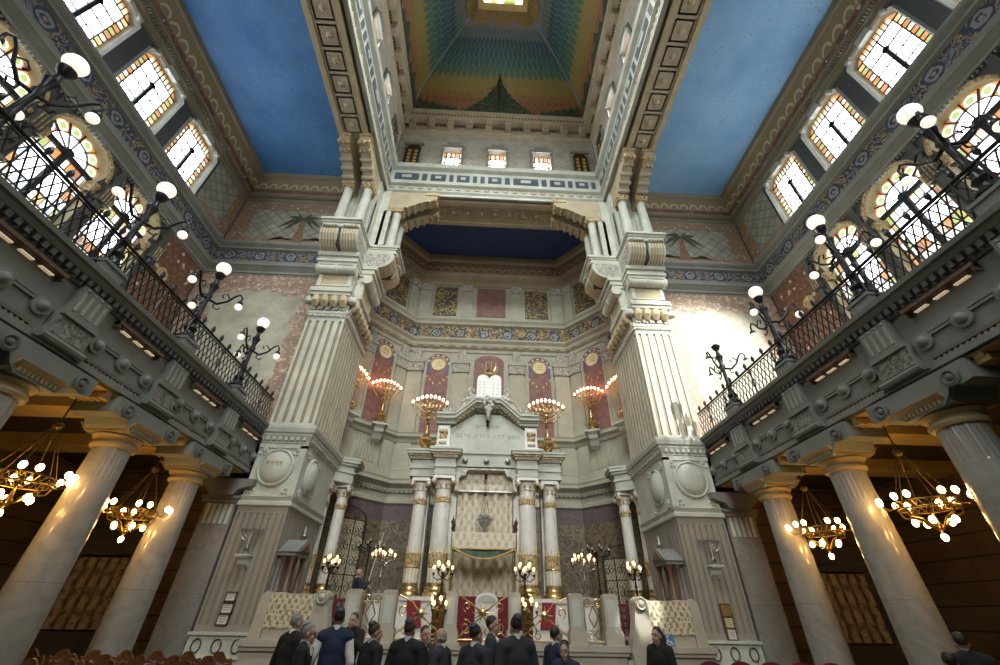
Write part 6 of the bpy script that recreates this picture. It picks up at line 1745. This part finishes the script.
    for s in (-1, 1):
        m = MB(); m.T = Tm; m.ball((s*.032,.0785,.006), .0125, 8, 6, (1.15,.6,.75)); m.cur = 1; m.ball((s*.032,.086,.006), .006, 6, 5, (1,.5,1)); loc('eye', m, ['shirt', 'black'])
        m = MB(); m.T = Tm; cap(m, (s*.018,.092,.032), (s*.05,.082,.031), .0055, .0045, 6); loc('eyebrow', m, hair if not bald else 'hairgrey')
    m = MB(); m.T = Tm; cap(m, (-.017,.0895,-.064), (.017,.0895,-.064), .0045, .0045, 6); loc('lips', m, 'lipskin')
    # hair
    m = MB(); m.T = Tm
    if not bald:
        m.ball((0,-.026,.052), 1, 18, 12, (.080,.096,.092)); m.ball((0,-.048,.03), 1, 14, 10, (.073,.062,.064))
        for s in (-1, 1): cap(m, (s*.068,-.02,.02), (s*.070,.0,-.01), .016, .010, 8)
    else:
        m.ball((0,-.06,-.01), 1, 14, 10, (.074,.05,.05))
        for s in (-1, 1): cap(m, (s*.066,-.05,.0), (s*.072,-.005,.0), .022, .012, 8)
    if longhair:
        for s in (-1, 1):
            cap(m, (s*.055,-.04,.05), (s*.08,-.03,-.14), .04, .04, 10); cap(m, (s*.08,-.03,-.14), (s*.095,.04,-.32), .04, .03, 10)
        cap(m, (0,-.07,.02), (0,-.09,-.28), .085, .07, 12); cap(m, (-.06,-.07,.0), (-.06,-.08,-.26), .05, .045, 10); cap(m, (.06,-.07,.0), (.06,-.08,-.26), .05, .045, 10)
    m.T = None; hm = child('hair', fuse('hair', m, .012*k, 2), hair, r)
    if kip:
        m = MB(); m.T = Tm @ Matrix.Translation((0,-.045,.062)) @ Matrix.Rotation(radians(26), 4, 'X')
        m.lathe((0,0,0), [(.064,.063),(.063,.069),(.055,.083),(.041,.093),(.022,.099),(0,.101)], 20, cap=False); loc('skullcap', m, kip, 60)
    if glasses:
        m = MB(); m.T = Tm
        for s in (-1, 1): m.tube([(s*.033+.022*cos(t), .099, .006+.018*sin(t)) for t in [2*pi*q/12 for q in range(12)]], .003, 5, True); m.tube([(s*.055,.096,.01),(s*.078,.02,.012),(s*.08,-.01,.01)], .003, 5)
        m.tube([(-.012,.1,.01),(.012,.1,.01)], .003, 5); loc('spectacles', m, 'black')
    # clothes
    m = MB(); g = .012
    cap(m, S((-W+.02,-.01,sh-.012)), S((W-.02,-.01,sh-.012)), .088*k, .088*k)
    for s in (-1, 1): cap(m, S((s*W*.8,-.012,sh+.0)), S((s*.035,-.016,nk+.005)), .084*k, .062*k)
    m.ball(S((0,.0,sh-.14)), k, 18, 12, (W-.0,.125,.2)); m.ball(S((0,.0,hip+.2)), k, 18, 12, (W-.015,.13,.24)); m.ball(S((0,0,hip+.02)), k, 18, 12, (W-.01,.135,.2))
    if not sit: cap(m, S((-.08,0,hip-.02)), S((.08,0,hip-.02)), .12*k, .12*k)
    if not vest:
        for s in (-1, 1):
            shd, el, wr, fd = A[s]; cap(m, S(shd), S(el), .078*k, .064*k); w_ = Vector(el).lerp(Vector(wr), .93); cap(m, S(el), S(w_), .060*k, .044*k)
    child('jacket' if not (vest or woman) else ('waistcoat' if vest else 'dress'), fuse('jacket', m, .018*k, 5), cloth, r)
    if vest:
        m = MB()
        for s in (-1, 1):
            shd, el, wr, fd = A[s]; cap(m, S((shd[0]*.92,0,sh-.01)), S(el), .076*k, .060*k); w_ = Vector(el).lerp(Vector(wr), .93); cap(m, S(el), S(w_), .060*k, .042*k)
        child('shirt_sleeves', fuse('shirt_sleeves', m, .018*k, 4), 'shirt', r)
    m = MB()
    for s in (-1, 1):
        if not sit: kn = (s*.1, .02, hip*.52); an = (s*.1, -.02, .10)
        else: kn = (s*.1, .42, hip+.02); an = (s*.1, .40, .10)
        cap(m, S((s*.09,0,hip-.02)), S(kn), .105*k, .075*k); cap(m, S(kn), S(an), .075*k, .06*k)
    child('trousers' if not woman else 'skirt', fuse('trousers', m, .022*k, 3), cloth, r)
    m = MB()
    for s in (-1, 1):
        ax, ay = (s*.1, -.02) if not sit else (s*.1, .40)
        cap(m, S((ax, ay-.04, .045)), S((ax, ay+.16, .035)), .048*k, .04*k)
    child('shoes', fuse('shoes', m, .018*k, 2), 'black', r)
    if collar:
        m = MB(); T = Matrix.Translation(Vector((0,-.004+lean*.3,nk+.012))*k) @ Matrix.Rotation(radians(-14), 4, 'X') @ Matrix.Scale(k, 4); m.T = T
        m.lathe((0,0,0), [(.070,-.015),(.072,.02),(.069,.044),(.062,.042),(.064,-.01)], 18, cap=False)
        m.T = Matrix.Scale(k, 4); m.prism([(-.035,nk-.03),(.035,nk-.03),(0,nk-.26)], lambda a,b,d: (a,d-.28*(b-nk)*0,b), .085, .128); loc('collar', m, collar)
    if tie:
        m = MB(); m.T = Matrix.Scale(k, 4); m.prism([(-.018,nk-.02),(.018,nk-.02),(.03,nk-.24),(0,nk-.29),(-.03,nk-.24)], lambda a,b,d: (a,d,b), .11, .137); loc('necktie', m, tie)
    return r
M['lipskin'] = plain('lip_tone', (.36, .15, .12), .5)
def pz(y, ratio): return 1.6 + y*ratio
def px(y, ratio): return -.16 + y*ratio
def P_(lab, xr, zr, y, face, **k): return person(lab, px(y, xr), y, pz(y, zr), face, **k)
P_('grey-haired man in a black suit seen from behind, first of the group from the left', -.354, -.001, 7.7, 35, cloth='black', hair='hairgrey', head_turn=15)
P_('older man with spectacles and pale skullcap in a black suit, looking right', -.328, -.016, 6.9, 75, cloth='black', hair='hairgrey', kip='kipgrey', glasses=True, tie='black')
P_('man in navy waistcoat with white sleeves and blue skullcap, back to us', -.273, .008, 7.6, -12, cloth='navysuit', kip='kipblue', vest=True)
P_('person in black with a blue cap facing us, holding up a dark camera', -.243, .002, 9.6, 195, cloth='black', hair='kipblue', arms='camera', collar=None)
P_('man in a dark suit and blue skullcap turned right, beside the waistcoated man', -.199, -.014, 7.3, 50, cloth='suit', hair='hairbrown', kip='kipblue', collar='blueshirt', head_turn=15)
P_('man in a dark suit with blue skullcap, back to us below the gilded grille', -.131, -.008, 7.1, 15, cloth='suit', hair='hairbrown', kip='kipblue')
P_('bare-headed man partly hidden behind the broad dark-suited back, facing us', -.1, -.017, 7.9, 150, cloth='suit2', hair='hairbrown', tie='black')
P_('grey balding man in a dark suit facing left near the low candelabrum', -.067, -.02, 7.2, -65, cloth='suit2', hair='hairgrey', bald=True, tie='black')
P_('man with a striped dark skullcap bending his head toward the man with the teal tie', .0, -.014, 6.8, 40, cloth='suit2', kip='kipblue', head_turn=10)
P_('tall bare-headed man with teal tie, facing right in the middle of the group', .032, .001, 7.6, 95, cloth='suit2', tie='teal', head_turn=15)
P_('broad man in a charcoal jacket and skullcap, back squarely to us in the centre', .081, .002, 6.7, -20, cloth='suit2', kip='kipblue')
P_('young man with spectacles in a navy suit, looking right', .159, -.015, 7.8, 60, cloth='navysuit', glasses=True, tie='black')
P_('woman in dark blue with a black hat looking down beside the young man', .176, -.039, 7.2, 200, cloth='navysuit', hair='hairbrown', kip='black', woman=True, collar=None)
P_('woman with long dark hair in a black dress smiling to the left', .366, -.012, 8.0, -125, cloth='black', longhair=True, woman=True, collar=None, arms='front')
man = person('balding man in a dark suit on the platform, gripping a long pale pole', -3.42, 13.0, 2.58, 60, cloth='navysuit', bald=True, hair='hairgrey', arms='pole', fz=PF, tall=1.62)
P_('dark-haired man in a pale blue collar, in the shadow of the right aisle', .955, -.045, 5.9, 25, cloth='navysuit', collar='blueshirt')
P_('taller dark figure in black in the deep shadow of the right aisle', 1.0, -.012, 6.6, 30, cloth='black', hair='hairdark', collar=None)
person('seated man seen from above his blue skullcap, at the bottom left', px(5.4, -.60), 5.4, pz(5.4, -.083), 0, cloth='suit', kip='kipblue', hair='hairdark', sit=True)
person('seated man with a satin skullcap, second along the bottom left', px(5.4, -.475), 5.4, pz(5.4, -.083), 0, cloth='suit', kip='kipblue', hair='hairgrey', sit=True)
m = MB(); p0 = Vector((-3.28, 12.98, 1.35)); p1 = Vector((-2.98, 13.28, 3.55)); hd = None
m.tube([p0, p0.lerp(p1, .5), p1], [.017,.016,.014], 8); pole = m.build('long_pole', 'polewood'); tag(pole, 'long pale candle-lighting pole held by the man on the platform', 'pole')
# camera in the hands of the person in the cap
def seat(loc, lab, kind, grp):
    if kind in proto: return dup(proto[kind], loc, 0, lab, grp)
    r = thing('pew_seat' if kind == 'wood' else 'velvet_chair', lab, 'seat', loc, 0, grp); proto[kind] = r
    up = 'wood' if kind == 'wood' else 'redchair'
    m = MB(); m.box(-.25, -.05, .40, .25, .42, .46); m.build('seat', up, r, False)
    m = MB()
    if kind == 'wood':
        pts = [(-.27,.46),(.27,.46),(.27,.96),(.24,1.02),(.16,1.0),(.10,1.06)] + [(.09*cos(t), 1.07+.05*sin(t)) for t in [pi*k/6 for k in range(7)]] + [(-.10,1.06),(-.16,1.0),(-.24,1.02),(-.27,.96)]
    else: pts = [(-.25,.46),(.25,.46),(.25,.9)] + [(.25*cos(t), .92+.16*sin(t)) for t in [pi*k/10 for k in range(1,10)]] + [(-.25,.9)]
    m.prism(pts, lambda a,b,d: (a, d-.1*(b-.46), b), -.07, -.03)
    if kind == 'wood':
        for e in (-.16, 0, .16): m.ball((e, -.13, .93), .05, 8, 6, (1,.4,.8))
        m.tube([(-.26,-.11,.8),(.26,-.11,.8)], .02, 6)
    m.build('backrest', up, r, False)
    for sx in (-1, 1):
        m = MB(); m.box(sx*.27-.025, -.06, 0, sx*.27+.025, .42, .66); m.tube([(sx*.27, -.06, .67), (sx*.27, .44, .67)], .03, 6); m.build('side_panel', 'darkwood' if kind != 'wood' else 'wood', r, False)
    return r
ords = ['first', 'second', 'third', 'fourth', 'fifth', 'sixth', 'seventh', 'eighth', 'ninth', 'tenth', 'eleventh', 'twelfth']
for row, (y, x0, n) in enumerate(((10.1, -8.4, 7), (9.2, -8.7, 8), (8.3, -8.0, 7))):
    q_ = -1
    for k in range(n):
        xx = x0+.57*k
        if any(abs(xx+8.3) < .95 and abs(y+.18-b) < .9 for b in BAYS): continue
        q_ += 1
        seat((xx, y, F), 'carved walnut pew seat, %s from the left in the %s row before the left pier' % (ords[q_], ('far', 'middle', 'near')[row]), 'wood', 'carved pew seats')
for row, (y, x0, n) in enumerate(((10.3, 4.55, 5), (9.3, 5.6, 6))):
    q_ = -1
    for k in range(n):
        if any(abs(x0+.62*k-8.3) < .95 and abs(y+.18-b) < .9 for b in BAYS): continue
        q_ += 1
        seat((x0+.62*k, y, F), 'wine velvet chair, %s from the left in the %s row before the right pier' % (ords[q_], ('far', 'near')[row]), 'velvet', 'wine velvet chairs')
r = thing('camera', 'dark camera held up by the person in the blue cap', 'camera', (px(9.6, -.243)+.08, 9.28, 1.33))
m = MB(); m.box(-.07, -.03, -.045, .07, .03, .045); m.box(-.03, -.025, .045, .03, .025, .065); m.build('body', 'black', r, False)
m = MB(); m.tube([(0,-.03,0), (0,-.1,0)], [.035,.032], 14); m.build('lens', 'iron', r, False)

# ------------------------------------------------------------------ camera, light
cam = bpy.data.cameras.new('camera'); co = bpy.data.objects.new('camera', cam); COL.objects.link(co)
cam.sensor_width = 36; cam.lens = 403.62*36/1000; cam.clip_start = .05; cam.clip_end = 200
pt, yw, rl = .612208, .0372367, .0186980
cy, sy, cp, sp = cos(yw), sin(yw), cos(pt), sin(pt)
f_ = Vector((sy*cp, cy*cp, sp)); r_ = Vector((cy, -sy, 0)); u_ = r_.cross(f_)
r2 = r_*cos(rl) + u_*sin(rl); u2 = -r_*sin(rl) + u_*cos(rl)
mt = Matrix((r2, u2, -f_)).transposed().to_4x4(); mt.translation = (-.16, 0, 1.6)
co.matrix_world = mt; SC.camera = co
w = bpy.data.worlds.new('daylight'); SC.world = w; w.use_nodes = True
bg = w.node_tree.nodes['Background']; bg.inputs[0].default_value = (1.0, .97, .90, 1); bg.inputs[1].default_value = .06
def lamp(name, kind, loc, energy, col, target=None, **k):
    L = bpy.data.lights.new(name, kind); L.energy = energy; L.color = col
    for a, b in k.items(): setattr(L, a, b)
    o = bpy.data.objects.new(name, L); COL.objects.link(o); o.location = loc
    if target is not None: o.rotation_euler = (Vector(target)-Vector(loc)).to_track_quat('-Z', 'Y').to_euler()
    return o
lamp('sunbeam', 'SPOT', (13.4, -3.0, 20.6), 42000, (1.0, .97, .90), (9.5, 14.5, 10.3), spot_size=radians(25), spot_blend=.7, shadow_soft_size=.12)
lamp('rear_fill_light', 'AREA', (0, -14, 17), 820, (.98, 1.0, .94), (0, 16, 9), shape='RECTANGLE', size=11, size_y=8, spread=radians(80))  # unseen area light added behind the camera to brighten the ark front
lamp('tower_fill_light', 'AREA', (0, 2.75, 25.3), 1500, (.98, 1.0, .94), (0, 16.5, 5), shape='RECTANGLE', size=9, size_y=2.2, spread=radians(120))  # unseen area light added at the near tower wall as top light
lamp('narrow_sunbeam', 'SPOT', (13.4, -3.0, 20.6), 65000, (1.0, .97, .90), (3.95, 12.0, 1.75), spot_size=radians(2.6), spot_blend=.5, shadow_soft_size=.08)
vs = SC.view_settings; vs.view_transform = 'Standard'; vs.look = 'None'; vs.gamma = 1; vs.use_curve_mapping = False; vs.exposure = 0.0
